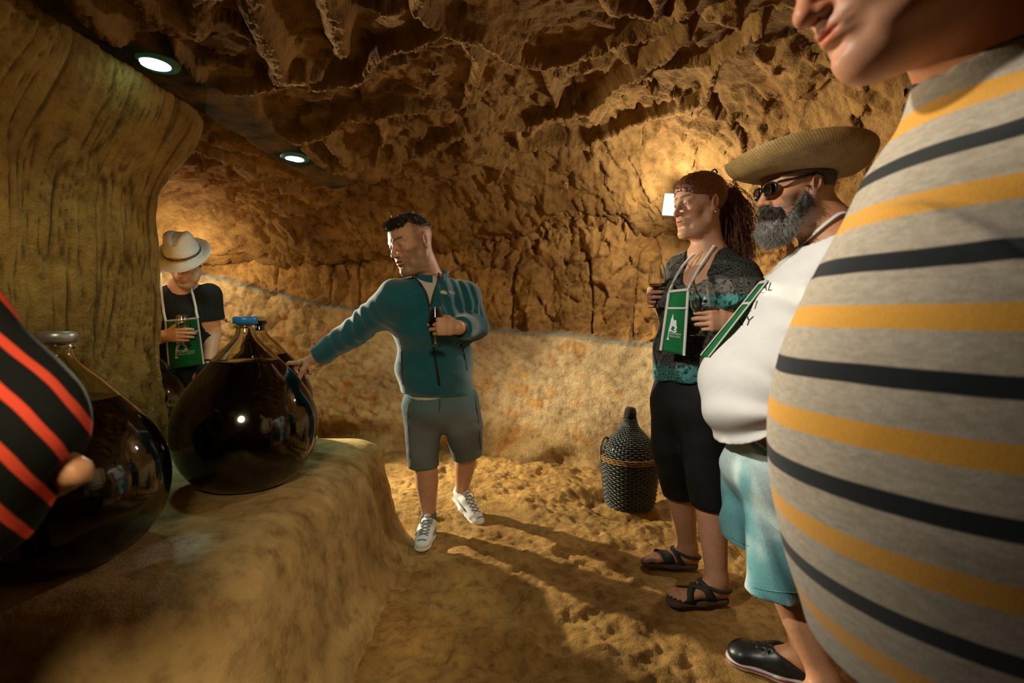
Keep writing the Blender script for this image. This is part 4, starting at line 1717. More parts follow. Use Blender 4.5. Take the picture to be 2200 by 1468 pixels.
b_lo, b_hi = bbox(pel, shR, shL, elR, elL, wrR, hd.c + A3(0, 0, 0.05), anR - A3(0, 0, .02), anL, P(618, 790, 2.4), pad=0.13)


def tm_col(V):
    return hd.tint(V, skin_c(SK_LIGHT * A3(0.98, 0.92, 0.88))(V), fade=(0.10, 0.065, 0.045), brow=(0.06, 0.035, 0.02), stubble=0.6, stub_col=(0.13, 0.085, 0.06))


hlo, hhi = bbox(hd.c, nb, pad=0.15)
r_lo, r_hi = bbox(wrR, wrR + hxR * 0.17, pad=0.09)
l_lo, l_hi = bbox(wrL, wrL + hxL * 0.15, pad=0.09)
body('body', F, b_lo, b_hi, 0.008, [(hlo, hhi, 0.0028), (r_lo, r_hi, 0.0026), (l_lo, l_hi, 0.0026)], SKIN, TM, tm_col)
hd.eyes(TM, look=(1, 0.0, -0.45))
# nails of the pointing hand are too small to part; hair
H2 = Field()
H2.ell(hd.T(-0.018, 0, 0.042), np.array((0.098, 0.0775, 0.083)) * hd.sc, hd.M, 0.01)
H2.ell(hd.T(0.050, 0, 0.088), np.array((0.040, 0.055, 0.026)) * hd.sc, hd.M, 0.02)
H2.cut(hd.T(0.066, 0, 0.060), hd.M @ A3(0.72, 0, -0.69), 0.006)
H2.cut(hd.T(-0.02, 0, 0.060), hd.M @ A3(0.16, 0, -1), 0.012)
H2.disp(lambda p: -0.004 * vnoise(p * 130, 5))
HAIR_D = hair_mat('dark_brown_hair', (0.012, 0.008, 0.005), (0.05, 0.032, 0.018))
hlo2, hhi2 = bbox(hd.c, pad=0.16)
Vh, Qh = H2.mesh(hlo2, hhi2, 0.004)
ho = mk('hair', Vh, Qh, HAIR_D, TM, label='short dark brown hair')
pp, nn = surf_points(Vh, Qh, 2600)
fw = hd.M[:, 0]
ln = 0.011 + 0.008 * rng.random((len(pp), 1)) + 0.006 * sstep(0.02, 0.09, hd.L(pp)[:, 0])[:, None]
dv = nn * 0.30 + fw[None] * 0.75 + 0.30 * rng.normal(size=nn.shape) + hd.M[:, 2][None] * 0.15
dv /= np.linalg.norm(dv, axis=1)[:, None]
S = pp[:, None, :] + dv[:, None, :] * ln[:, None, :] * np.linspace(0, 1, 3)[None, :, None]
V, Q = strands(S, 0.0013, 0.0004)
mk('hair_tufts', V, Q, HAIR_D, ho, kind='stuff')
# fleece jacket
J = Field()
J.econe(pel + A3(0, 0, 0.005), wai, (0.178, 0.135), (0.176, 0.130), side, 0.05)
J.econe(wai, che, (0.176, 0.130), (0.180, 0.128), side, 0.08)
J.econe(che, nb - A3(0.0, 0, 0.045), (0.180, 0.128), (0.115, 0.088), side, 0.08)
J.chain([shR, elR, wrR + (elR - wrR) * 0.12], [0.076, 0.064, 0.049], 0.07)
J.chain([shL, elL, wrL + (elL - wrL) * 0.16], [0.076, 0.066, 0.046], 0.06)
J.cone(nb - A3(0, 0, 0.05), nb - A3(0, 0, 0.005), 0.092, 0.078, 0.05)
J.cone(nb - A3(0, 0, 0.055), shR + A3(0, 0, 0.0), 0.070, 0.070, 0.05)
J.cone(nb - A3(0, 0, 0.055), shL + A3(0, 0, 0.0), 0.070, 0.070, 0.05)
J.disp(wrinkle((0.4, 0.2, 0.9), 9, -0.010, 60, 0.35))
ringL = nrm(elL - wrL)
J.disp(lambda p: -0.004 * sstep(0.16, 0.05, np.linalg.norm(p - (elL + A3(0.01, -0.03, 0)), axis=1)) * np.sin(((p - elL) @ nrm(ringL + A3(0.2, 0, -0.35))) * 210 + 2.5 * vnoise(p * 14, 5)))
J.disp(lambda p: -0.003 * sstep(0.24, 0.08, np.linalg.norm(p - elR, axis=1)) * np.sin(((p - elR) @ nrm(elR - wrR)) * 95 + 3 * vnoise(p * 9, 6)))
J.disp(lambda p: -0.005 * sstep(0.16, 0.06, np.linalg.norm(p - P(980, 632, 2.26), axis=1)) * np.sin(((p - shL) @ nrm(A3(0.9, 0.2, 0.25))) * 130 + 1.5 * vnoise(p * 8, 7)))
fwd_t = nrm(np.cross(side, A3(0, 0, 1)))
fwd_t = fwd_t if fwd_t[1] < 0 else -fwd_t
J.cone(nb + A3(0, 0, -0.03), nb + A3(0, 0, 0.10), 0.062, 0.080, 0.004, 's')
J.hcut(wrR + (elR - wrR) * 0.10, wrR - elR, 0.11, 0.006)
J.hcut(wrL + (elL - wrL) * 0.17, wrL - elL, 0.09, 0.006)
hem_n = nrm(A3(-0.06, 0.02, -1))
J.cut(pel + A3(0, 0, 0.020), hem_n, 0.008)
J.hcut(nb + A3(0, 0, 0.02), A3(0, 0, 1), 0.14, 0.006)
J.fn(lambda p: np.maximum(np.linalg.norm((p - pel) * [1, 1, 0.0], axis=1) - 0.115, (p - pel) @ -hem_n - 0.00), 0.004, 's')
jk = blob('jacket', J, b_lo, b_hi, 0.0048, FLEECE, TM)
zp = on_surf(J, [(923, 655), (924, 690), (928, 720), (934, 760), (940, 800), (944, 828)], 1.7, -0.001)
zm = MB().add(*tube(spline(zp, 60), 0.0065, 6))
zm.mk('zip', BLACKZ, jk)
for line in ([(862, 752), (864, 790), (866, 826)], [(992, 738), (999, 770), (1003, 795)]):
    V, F_ = tube(spline(on_surf(J, line, 1.7, 0.0005), 16), 0.0035, 6)
    mk('pocket_zip', V, F_, BLACKZ, jk)
cup = nrm(A3(-0.05, -0.16, 1))
V, F_ = collar(nb + A3(0.0, 0.0, -0.012), cup, fwd_t, 0.080, 0.062, 0.32, lean=0.012)
co_ = mk('collar', V, F_, FLEECE, jk)
V, F_ = patch(J, [(893, 596), (908, 615), (918, 634), (922, 655)], [(941, 588), (938, 606), (930, 630), (925, 655)], 12, 16, 0.003, 1.7)
mk('open_neck', V, F_, cloth_mat('pale_tee_neck', (0.50, 0.49, 0.44), None, 500), jk, label='pale tee showing in the open neck')
for line in ([(890, 594), (906, 614), (917, 634), (922, 658)], [(943, 586), (940, 606), (932, 630), (925, 658)]):
    V, F_ = tube(spline(on_surf(J, line, 1.7, 0.002), 24), 0.0045, 6)
    mk('collar_piping', V, F_, BLACKZ, jk)
# embroidered badge
def badge(u, v):
    return on_surf(J, np.stack([u, v], 1), 1.7, 0.0012)


B1 = np.array([(945, 628), (949, 624), (955, 624), (960, 628), (966, 626), (970, 632), (966, 637), (960, 632), (954, 633), (948, 631)], float)
from mathutils.geometry import tessellate_polygon
tri = [list(q) for q in tessellate_polygon([[Vector((x, y, 0)) for x, y in B1]])]
CREAM = plain('cream_thread', (0.56, 0.54, 0.40), 0.8)
print_on('badge', CREAM, jk, B1, tri, badge, label='cream embroidered wave badge')
TV, TF = text_tris('TEX')
print_on('badge_lettering', CREAM, jk, TV, TF, lambda u, v: badge(963 + 6.0 * u, 631.5 - 6.5 * v + 0.6 * u), label='embroidered letters TEX')

# pale t-shirt below the jacket and in the neck
TS = Field()
TS.econe(pel - A3(0, 0, 0.02), wai, (0.160, 0.118), (0.15, 0.11), side, 0.04)
TS.cut(pel - A3(0.0, 0, 0.018), nrm(A3(-0.12, 0.02, -1)), 0.006)
TS.cut(wai, A3(0, 0, 1), 0.004)
TEE = cloth_mat('pale_tee', (0.55, 0.55, 0.50), None, 500)
blob('tshirt_hem', TS, *bbox(pel, wai, pad=0.2), 0.006, TEE, TM, label='pale shirt hem below the jacket')
# denim shorts
SH = Field()
SH.econe(pel + A3(0, 0, 0.03), pel - A3(0, 0, 0.05), (0.160, 0.118), (0.165, 0.122), side, 0.03)
R1, R2 = P(911, 1004, 2.47), P(1005, 985, 2.57)
SH.chain([hipR, P(908, 930, 2.46), R1], [0.100, 0.086, 0.074], 0.035)
SH.chain([hipL + A3(0.008, 0, 0), P(996, 915, 2.49), R2], [0.102, 0.094, 0.076], 0.035)
SH.disp(wrinkle((0.5, 0.3, 0.75), 7, -0.009, 90, 0.5))
SH.disp(wrinkle((-0.4, 0.2, 0.9), 16, -0.003, 92, 0.35))
SH.cut(R1 + A3(0, 0, 0.002), A3(0.05, 0, -1), 0.01)
SH.cone(R1 + A3(0, 0, -0.03), R1 + A3(0, 0, 0.02), 0.064, 0.062, 0.003, 's')
SH.cone(R2 + A3(0, 0.005, -0.06), R2 + A3(0, 0, 0.03), 0.064, 0.060, 0.003, 's')


def r2cut(p):
    q = p - (R2 + A3(0, 0, 0.004))
    d = q @ nrm(A3(0.22, 0.0, -1))
    return np.where(p[:, 0] > P(958, 985, 2.5)[0], d, -1.0)


SH.fn(r2cut, 0.0, 'i')
SH.cut(pel + A3(0, 0, 0.035), A3(0, 0, 1), 0.006)


def den_col(V):
    n = vnoise(V * 7, 4)
    r = np.linalg.norm(V[:, :2] - hipR[:2], axis=1)
    hemz = np.minimum(np.abs(V[:, 2] - R1[2]), np.abs(V[:, 2] - R2[2]))
    c = np.array([0.125, 0.140, 0.140])[None] * (1 + 0.2 * n[:, None])
    b = sstep(0.03, 0.0, hemz)[:, None] * 0.5
    u = sstep(hipR[2] - 0.07, hipR[2] + 0.03, V[:, 2])[:, None] * 0.75  # bluish cast of the ceiling lights painted on the upper shorts
    return c * (1 - u) * (1 - b) + (1 - (1 - u) * (1 - b)) * np.array([0.095, 0.175, 0.195])[None]


THREAD = plain('dark_thread', (0.05, 0.055, 0.055), 0.9)
sh_o = blob('shorts', SH, *bbox(pel + A3(0, 0, 0.05), hipR, hipL, R1, R2, pad=0.13), 0.0055, DENIM_G, TM, den_col)
for line in ([(944, 858), (945, 870), (944, 886)], [(880, 865), (876, 890), (878, 930), (882, 985)], [(1020, 850), (1026, 890), (1030, 930), (1033, 965)]):
    V, F_ = tube(spline(on_surf(SH, line, 1.8, 0.0), 18), 0.003, 6)
    mk('seam', V, F_, THREAD, sh_o)

tR, hR = ground(905, 1186), ground(922, 1138)
dR = nrm(tR - hR)
sneaker(TM, anR * A3(1, 1, 0) - dR * 0.055 + A3(0, 0, 0.004), anR * A3(1, 1, 0) + dR * 0.235 + A3(0, 0, 0.004), A3(0, 0, 1), anR)
hL_, tL_ = P(974, 1066, 2.86), P(1024, 1128, 2.68)
upL = nrm(anL - (hL_ * 0.8 + tL_ * 0.2))
sneaker(TM, hL_, hL_ + nrm(tL_ - hL_) * 0.29, upL + A3(0, 0, 0.3), anL)
for a, kn in ((anR, knR), (anL, knL)):
    V, F_ = tube([a - nrm(kn - a) * 0.03, a + nrm(kn - a) * 0.012], [0.040, 0.0385], 24)
    mk('sock', V, F_, SOCK, TM)
# watch
V, F_ = tube([wrL + nrm(elL - wrL) * 0.012, wrL + nrm(elL - wrL) * 0.032], [0.0325, 0.0335], 24, flat=(hxL, 1.0))
w_ = mk('wrist_watch', V, F_, BLACKZ, TM, label='black wrist watch')
# his glass
gx = wrL + hxL * 0.098 - hzL * 0.034
s_ = 1.08
wine_glass(gx + A3(0, 0, -0.083), (0.02, 0, 1), s_, 'tasting glass of white wine in the hand of the man in teal fleece', 0.098)
# ================================================================== 2. woman with the ponytail
def sandal_foot(F, heel, toe, ankle, sc=1.0):
    """bare foot with five toes added to the body field; returns frame"""
    x = nrm(toe - heel)
    M = frame(x, A3(0, 0, 1))
    L = np.linalg.norm(toe - heel)
    k = L / 0.25
    T = lambda *l: heel + M @ (np.asarray(l, float) * k)
    F.econe(T(0.028, 0, 0.040), T(0.10, 0, 0.048), np.array((0.029, 0.027)) * k, np.array((0.033, 0.031)) * k, M[:, 1], 0.02)
    F.econe(T(0.10, 0, 0.048), T(0.185, 0, 0.032), np.array((0.033, 0.030)) * k, np.array((0.042, 0.017)) * k, M[:, 1], 0.02)
    F.cone(T(0.055, 0, 0.06), ankle, 0.036 * k, 0.037, 0.03)
    return T, M, k


def toes(F, T, k, side):
    """side +1: big toe on +y"""
    for i, (yy, x0, x1, r) in enumerate(((0.028, 0.185, 0.238, 0.0125), (0.009, 0.192, 0.236, 0.0090), (-0.007, 0.189, 0.228, 0.0084), (-0.021, 0.183, 0.217, 0.0078), (-0.034, 0.174, 0.204, 0.0075))):
        yy *= side
        F.chain([T(x0, yy, 0.030), T((x0 + x1) / 2, yy, 0.034), T(x1, yy, 0.026)], [r * k, r * k, r * 0.9 * k], 0.004)


def sandal(parent, F, T, M, k, mat, sole, straps, label):
    S = Field()
    S.econe(T(0.030, 0, 0.006), T(0.12, 0, 0.006), np.array((0.034, 0.024)) * k, np.array((0.036, 0.022)) * k, M[:, 1], 0.02)
    S.econe(T(0.12, 0, 0.006), T(0.215, 0, 0.006), np.array((0.040, 0.022)) * k, np.array((0.041, 0.020)) * k, M[:, 1], 0.03)
    S.ell(T(0.228, 0.004, 0.008), np.array((0.030, 0.038, 0.016)) * k, M, 0.02)
    S.cut(T(0, 0, 0.019), M[:, 2], 0.004)
    S.cut(T(0, 0, 0.0), -M[:, 2], 0.003)
    lo, hi = bbox(T(0, 0, 0), T(0.25, 0, 0), pad=0.08)
    so = blob('sandal', S, lo, hi, 0.0042, sole, parent, label=label)
    for st in straps:
        pts = spline(np.array([T(*q) for q in st[0]]), 26)
        o0 = T(0, 0, 0)
        ctr = o0 + ((pts - o0) @ M[:, 0])[:, None] * M[:, 0][None] + M[:, 2] * 0.030
        dd = pts - ctr
        dd /= np.linalg.norm(dd, axis=1)[:, None]
        V = stick(F, pts + dd * 0.03, -dd, 0.12, 0.0015)
        n = np.array([nrm(q - (T(0, 0, 0) + M[:, 0] * ((q - T(0, 0, 0)) @ M[:, 0]) + M[:, 2] * 0.028)) for q in V])
        R, Fr = ribbon(V, st[1], n, 0.0035)
        mk('strap', R, Fr, mat, so)
    return so


def band_around(F, c, axis, r_out, n, out=0.002):
    M = frame(axis, A3(0.3, 0.2, 1) if abs(axis[2]) < 0.9 else A3(1, 0, 0))
    a = np.linspace(0, 2 * np.pi, n, endpoint=False)
    d = np.cos(a)[:, None] * M[:, 1] + np.sin(a)[:, None] * M[:, 2]
    return stick(F, c + d * r_out, -d, r_out, out)


g = ground(1490, 1265)
WM = thing('person', g, 'red-haired woman with ponytail in a dark patterned blouse and black capri leggings', 'person')
hw = Head(P(1501, 442, 1.93), (-0.94, -0.33, -0.10), (0.06, 0.0, 1.0), 0.98)
nb = P(1524, 540, 1.955)
shR, shL = P(1466, 578, 2.06), P(1590, 592, 1.86)
elL, wrL = P(1632, 690, 1.80), P(1572, 690, 1.70)
pel, wai, che = P(1480, 850, 2.02), P(1482, 765, 1.99), P(1498, 640, 1.98)
hipR, hipL = P(1450, 862, 2.08), P(1514, 868, 1.95)
knR, knL = P(1455, 990, 2.09), P(1522, 1005, 1.93)
tR_, hR_ = ground(1386, 1219), ground(1503, 1228)
tL_, hL_ = ground(1428, 1306), ground(1567, 1300)
tR_ = hR_ + nrm(tR_ - hR_) * 0.245
tL_ = hL_ + nrm(tL_ - hL_) * 0.245
SOLEH = A3(0, 0, 0.018)
dR, dL = nrm(tR_ - hR_), nrm(tL_ - hL_)
anR, anL = hR_ + dR * 0.052 + A3(0, 0, 0.10), hL_ + dL * 0.052 + A3(0, 0, 0.10)
side = nrm(shL - shR)
fwd_w = nrm(np.cross(A3(0, 0, 1), side))
fwd_w = fwd_w if fwd_w[1] < 0 else -fwd_w
# right hand: holds its glass out to the left of the picture
gR = P(1411, 662, 1.97)            # foot of that glass
hxR = nrm(A3(-0.42, -0.90, 0.05))
hzR = nrm(np.cross(hxR, A3(0, 0, 1)))
wrR = gR + A3(0, 0, 0.052) - hxR * 0.098 + hzR * 0.032
elR = P(1452, 700, 2.20)
F = Field()
hw.build(F, fem=1.0, lips=0.9, squint=0.75, nose=0.6, jowl=0.4)
F.cone(hw.T(-0.03, 0, -0.045), nb, 0.050, 0.054, 0.03)
F.econe(pel, wai, (0.14, 0.11), (0.125, 0.10), side, 0.04)
F.econe(wai, che, (0.125, 0.10), (0.135, 0.10), side, 0.06)
F.econe(che, nb * 0.8 + che * 0.2, (0.14, 0.10), (0.085, 0.062), side, 0.06)
F.chain([nb - A3(0, 0, 0.03), shL, elL, wrL], [0.05, 0.048, 0.042, 0.026], 0.04)
F.chain([nb - A3(0, 0, 0.03), shR, elR, wrR], [0.05, 0.048, 0.040, 0.026], 0.04)
F.chain([hipR, knR, knR * 0.60 + anR * 0.40, anR], [0.085, 0.060, 0.060, 0.038], 0.04)
F.chain([hipL, knL, knL * 0.60 + anL * 0.40, anL], [0.085, 0.060, 0.060, 0.038], 0.04)
TR, MR, kR = sandal_foot(F, hR_ + SOLEH, tR_ + SOLEH, anR)
TL, ML, kL = sandal_foot(F, hL_ + SOLEH, tL_ + SOLEH, anL)
toes(F, TR, kR, 1)
toes(F, TL, kL, -1)
hxL = nrm(A3(-1.0, -0.18, 0.0))
hzL = nrm(A3(0.22, -1.0, 0.05))
gripc = [(0.55, 0.95, 0.7), (0.62, 1.0, 0.7), (0.68, 1.0, 0.7), (0.75, 1.0, 0.7)]
gript = [(0.60, 0.55, -0.60), (0.80, 0.12, -0.60), (0.85, -0.10, -0.45)]
hand(F, wrL, hxL, hzL, -1, 0.93, curls=gripc, thumb=gript)
hand(F, wrR, hxR, hzR, 1, 0.93, curls=gripc, thumb=gript)
b_lo, b_hi = bbox(hw.c, pel, shR, shL, elL, elR, wrL, wrR, tR_, tL_, hR_, hL_, hipL, hipR, pad=0.13)
hlo, hhi = bbox(hw.c, nb, pad=0.15)
SKW = SK_LIGHT * A3(0.95, 0.86, 0.80)


def wm_col(V):
    c = hw.tint(V, skin_c(SKW)(V), brow=(0.10, 0.05, 0.025), lipc=(0.85, 0.58, 0.56))
    return c


body('body', F, b_lo, b_hi, 0.008, [(hlo, hhi, 0.0028), (*bbox(wrL, wrL + hxL * 0.15, pad=0.085), 0.0026), (*bbox(wrR, wrR + hxR * 0.15, pad=0.085), 0.0026),
     (*bbox(hR_, tR_, anR, pad=0.06), 0.0034), (*bbox(hL_, tL_, anL, pad=0.06), 0.0034)], SKIN, WM, wm_col)
hw.eyes(WM, iris=(0.10, 0.12, 0.08), look=(1, 0.0, -0.15))

# hair: drawn back to a ponytail
HRED = hair_mat('copper_hair', (0.075, 0.018, 0.005), (0.20, 0.060, 0.016), 0.42)
tie = hw.T(-0.098, 0, 0.045)
HF = Field()
HF.ell(hw.T(-0.022, 0, 0.044), np.array((0.104, 0.0845, 0.091)) * hw.sc, hw.M, 0.01)
HF.ell(hw.T(0.030, 0, 0.050), np.array((0.0665, 0.0715, 0.0735)) * hw.sc, hw.M, 0.02)
HF.cone(hw.T(-0.06, 0, 0.04), tie, 0.065, 0.022, 0.03)
HF.hcut(hw.T(0.090, 0, 0.050), hw.M @ A3(0.80, 0, -0.60), 0.16, 0.006)
HF.hcut(hw.T(0.030, 0, -0.004), hw.M @ A3(0.66, 0, -0.75), 0.16, 0.010)
HF.hcut(hw.T(-0.05, 0, -0.045), hw.M @ A3(0.2, 0, -1), 0.16, 0.010)
def comb(p, fr, seed):
    """strand noise running towards the tie"""
    d = p - tie
    r = np.linalg.norm(d, axis=1)[:, None]
    return vnoise(np.concatenate([d / (r + 1e-6) * fr], 1), seed) * np.minimum(1, r[:, 0] / 0.05)


HF.disp(lambda p: -0.0020 * comb(p, 26, 5) - 0.0012 * comb(p, 60, 6))
Vh, Qh = HF.mesh(*bbox(hw.c, tie, pad=0.15), 0.0036)
ho = mk('hair', Vh, Qh, HRED, WM, label='copper red hair drawn back')
# stray lit hairs on the crown
pc = hw.T(-0.04, 0, 0.13)[None] + (rng.normal(size=(70, 3)) * [0.04, 0.03, 0.004] - hw.M[:, 2][None] * 0.006)
dvs = nrm(A3(0.6, 0, 0.25))[None] + 0.7 * rng.normal(size=(70, 3))
S = pc[:, None, :] + dvs[:, None, :] * 0.013 * np.linspace(0, 1, 5)[None, :, None] + A3(0, 0, -0.008)[None, None] * (np.linspace(0, 1, 5)[None, :, None] ** 2)
V, Q = strands(S, 0.0005, 0.0003)
mk('stray_hairs', V, Q, HRED, ho, kind='stuff')
# ponytail
N = 1500
root = tie[None] + 0.016 * rng.normal(size=(N, 3))
m = 9
tt = np.linspace(0, 1, m)[None, :, None]
out = -hw.M[:, 0]
spread = rng.normal(size=(N, 3)) * A3(0.040, 0.026, 0.03)[None]
leng = (0.20 + 0.09 * rng.random(N))[:, None, None]
S = root[:, None, :] + out[None, None] * (0.075 * np.sin(np.minimum(tt * 2.6, np.pi / 1.9)) + 0.0 * tt) + A3(0, 0, -1)[None, None] * leng * (tt ** 1.45) + spread[:, None, :] * np.sqrt(tt) + 0.010 * np.sin(tt * 9 + rng.random((N, 1, 1)) * 6.28) * rng.normal(size=(N, 1, 3)) * tt
V, Q = strands(S, 0.0016, 0.0006)
pt = mk('ponytail', V, Q, HRED, ho, kind='stuff', label='loose wavy copper ponytail')
PF = Field()
PF.cone(tie, tie + out * 0.065 + A3(0, 0, -0.02), 0.022, 0.040, 0.02)
PF.cone(tie + out * 0.065 + A3(0, 0, -0.02), tie + out * 0.075 + A3(0, 0, -0.19), 0.040, 0.030, 0.03)
PF.disp(lambda p: -0.006 * vnoise(p * A3(60, 60, 12)[None], 3))
blob('ponytail_core', PF, *bbox(tie, tie + out * 0.08 - A3(0, 0, 0.17), pad=0.06), 0.005, HRED, ho)
V, F_ = tube(band_around(PF, tie + out * 0.006, out, 0.06, 20, 0.0), 0.006, 8, closed=True)
mk('hair_tie', V, F_, BLACKZ, ho)
# sunglasses clip / comb on the crown
V, F_ = tube(spline(np.array([hw.T(-0.055, 0.05, 0.118), hw.T(-0.07, 0.02, 0.137), hw.T(-0.085, -0.02, 0.136)]), 12), 0.0035, 6)
mk('hair_clip', V, F_, BLACKZ, ho)
V, F_ = lathe([(0.0001, 0.004), (0.0035, 0.0025), (0.0045, 0.0), (0.0035, -0.003), (0.0001, -0.004)], 12, hw.T(-0.008, 0.0815, -0.038))
mk('earring', V, F_, plain('silver', (0.8, 0.8, 0.78), 0.2, 1.0), WM)

# blouse
def blouse_mat():
    t = NT('patchwork_blouse').set(Roughness=0.85)
    t.b.inputs['Specular IOR Level'].default_value = 0.2
    co = t.coord('Object')
    vo = t.n('ShaderNodeTexVoronoi', Scale=72.0, Randomness=0.3)
    t.l(co, vo.inputs['Vector'])
    d = vo.outputs['Distance']
    rings = t.math('SINE', t.math('MULTIPLY', d, 22.0))
    flower = t.ramp(rings, [(0.35, (0.05, 0.05, 0.05)), (0.6, (1.0, 1.0, 1.0))])
    nz = t.noise(co, 42, 4, 0.7)
    lace = t.ramp(nz, [(0.42, (0.12, 0.12, 0.12)), (0.52, (1, 1, 1))])
    v2 = t.n('ShaderNodeTexVoronoi', Scale=9.0)
    t.l(co, v2.inputs['Vector'])
    pick = t.ramp(t.math('FRACT', t.math('MULTIPLY', v2.outputs['Color'], 1.0)), [(0.45, (0, 0, 0)), (0.5, (1, 1, 1))])
    pat = t.mix(pick, flower, lace)
    c = t.mix(1.0, t.attr(), pat, 'MULTIPLY')
    c = t.mix(0.92, t.mix(0.8, (0.012, 0.013, 0.012), t.attr(), 'MULTIPLY'), c, 'ADD')
    t.color(c)
    t.bump(nz, 0.2, 0.003)
    return t.m


BL = Field()
BL.econe(pel + A3(0, 0, 0.02), wai, (0.158, 0.125), (0.140, 0.118), side, 0.05)
BL.econe(wai, che - A3(0, 0, 0.02), (0.140, 0.118), (0.145, 0.112), side, 0.07)
BL.econe(che - A3(0, 0, 0.02), nb - A3(0, 0, 0.035), (0.150, 0.110), (0.100, 0.070), side, 0.06)
for sg in (-1, 1):
    BL.ell(che + fwd_w * 0.075 + side * 0.062 * sg + A3(0, 0, -0.02), (0.068, 0.068, 0.072), None, 0.05)
BL.chain([nb - A3(0, 0, 0.055) + side * 0.03, shL, shL * 0.35 + elL * 0.65], [0.060, 0.070, 0.070], 0.05)
BL.chain([nb - A3(0, 0, 0.055) - side * 0.03, shR, shR * 0.35 + elR * 0.65], [0.060, 0.066, 0.064], 0.05)
BL.disp(wrinkle((0.6, 0.3, 0.4), 10, -0.008, 160, 0.4))
BL.hcut(shL * 0.42 + elL * 0.58, elL - shL, 0.10, 0.006)
BL.hcut(shR * 0.42 + elR * 0.58, elR - shR, 0.10, 0.006)
BL.hcut(pel + A3(0, 0, 0.058), A3(-0.05, 0, -1), 0.4, 0.012)
BL.disp(lambda p: -0.006 * np.sin(vnoise(p * A3(9, 9, 2)[None], 9) * 9) * sstep(pel[2] + 0.22, pel[2] + 0.08, p[:, 2]))
# wide round neckline
BL.cone(nb + fwd_w * 0.02 + A3(0, 0, 0.05), nb + fwd_w * 0.12 + A3(0, 0, -0.105), 0.078, 0.042, 0.008, 's')
BL.cone(nb + A3(0, 0, -0.03), nb + A3(0, 0, 0.1), 0.075, 0.09, 0.006, 's')


def bl_col(V):
    c = np.array([0.085, 0.082, 0.068])[None] * np.ones((len(V), 1))
    # pixel-free patches by height and by side
    z = V[:, 2]
    s = (V - che[None]) @ side
    teal = sstep(0.0, 0.02, z - (che[2] - 0.10)) * sstep(0.0, 0.02, (che[2] + 0.02) - z) * sstep(-0.02, 0.0, s + (z - che[2]) * 0.5 + 0.03)
    low = sstep(pel[2] + 0.17, pel[2] + 0.12, z)
    tl2 = sstep(0.1, 0.35, vnoise(V * A3(9, 9, 22)[None], 12)) * low
    c = c * (1 - low[:, None]) + np.array([0.15, 0.155, 0.15])[None] * low[:, None]
    mix_ = np.clip(teal + tl2, 0, 1)[:, None]
    c = c * (1 - mix_) + np.array([0.10, 0.36, 0.34])[None] * mix_
    flow = (sstep(0.0, 0.01, z - (che[2] + 0.0)) * sstep(0.0, 0.01, (che[2] + 0.07) - z) * sstep(0.01, 0.03, s))[:, None]
    return c * (1 - flow) + np.array([0.22, 0.21, 0.18])[None] * flow


BM = blouse_mat()
bo = blob('blouse', BL, *bbox(pel, shR, shL, elL, elR, nb, pad=0.17), 0.005, BM, WM, bl_col)
# leggings
LG = cloth_mat('black_glitter_leggings', (0.006, 0.007, 0.007), (0.010, 0.011, 0.011), 700, 0.7, 0.2)
S = Field()
S.econe(pel + A3(0, 0, 0.09), pel - A3(0, 0, 0.03), (0.145, 0.115), (0.155, 0.128), side, 0.03)
def on_leg(kn, an, z):
    mid = kn * 0.60 + an * 0.40
    return kn + (mid - kn) * ((z - kn[2]) / (mid[2] - kn[2]))


R1, R2 = on_leg(knR, anR, P(1450, 1064, 2.13)[2]), on_leg(knL, anL, P(1522, 1082, 1.94)[2])
S.chain([hipR, P(1442, 960, 2.08), R1], [0.098, 0.083, 0.073], 0.035)
S.chain([hipL, P(1514, 970, 1.94), R2], [0.100, 0.086, 0.077], 0.035)
S.disp(wrinkle((0.2, 0.2, 1), 9, -0.004, 170, 0.6))
for R, kn in ((R1, knR), (R2, knL)):
    S.hcut(R - A3(0, 0, 0.0), A3(0.0, 0, -1), 0.13, 0.006)
    S.cone(R - A3(0, 0, 0.03), R + A3(0, 0, 0.004), 0.066, 0.064, 0.003, 's')
blob('leggings', S, *bbox(pel, hipR, hipL, R1, R2, pad=0.15), 0.0058, LG, WM)

# sandals
STR = plain('dark_olive_strap', (0.035, 0.034, 0.026), 0.75)
SSOLE = plain('brown_footbed', (0.085, 0.055, 0.032), 0.8)
st = [([(0.175, -0.046, 0.02), (0.165, -0.035, 0.06), (0.155, 0.0, 0.075), (0.145, 0.035, 0.06), (0.135, 0.046, 0.02)], 0.046),
      ([(0.075, -0.044, 0.02), (0.100, -0.038, 0.055), (0.118, 0.0, 0.075), (0.100, 0.038, 0.055), (0.075, 0.044, 0.02)], 0.020)]
s1 = sandal(WM, F, TR, MR, kR, STR, SSOLE, st, 'far olive sandal with a broad strap')
st2 = [([(0.190, -0.046, 0.02), (0.180, -0.03, 0.06), (0.150, 0.0, 0.08), (0.115, 0.035, 0.07), (0.095, 0.046, 0.02)], 0.026),
       ([(0.125, -0.046, 0.02), (0.135, -0.035, 0.06), (0.150, 0.0, 0.08), (0.17, 0.03, 0.06), (0.185, 0.046, 0.02)], 0.026),
       ([(0.075, -0.044, 0.02), (0.100, -0.038, 0.055), (0.118, 0.0, 0.075), (0.100, 0.038, 0.055), (0.075, 0.044, 0.02)], 0.020)]
s2 = sandal(WM, F, TL, ML, kL, STR, SSOLE, st2, 'near sandal with crossed straps')
for so, an in ((s1, anR), (s2, anL)):
    V, F_ = tube(band_around(F, an - A3(0, 0, 0.022), nrm(A3(0.25, 0, 1)), 0.09, 28, 0.001), 0.007, 8, closed=True)
    mk('ankle_strap', V, F_, STR, so)

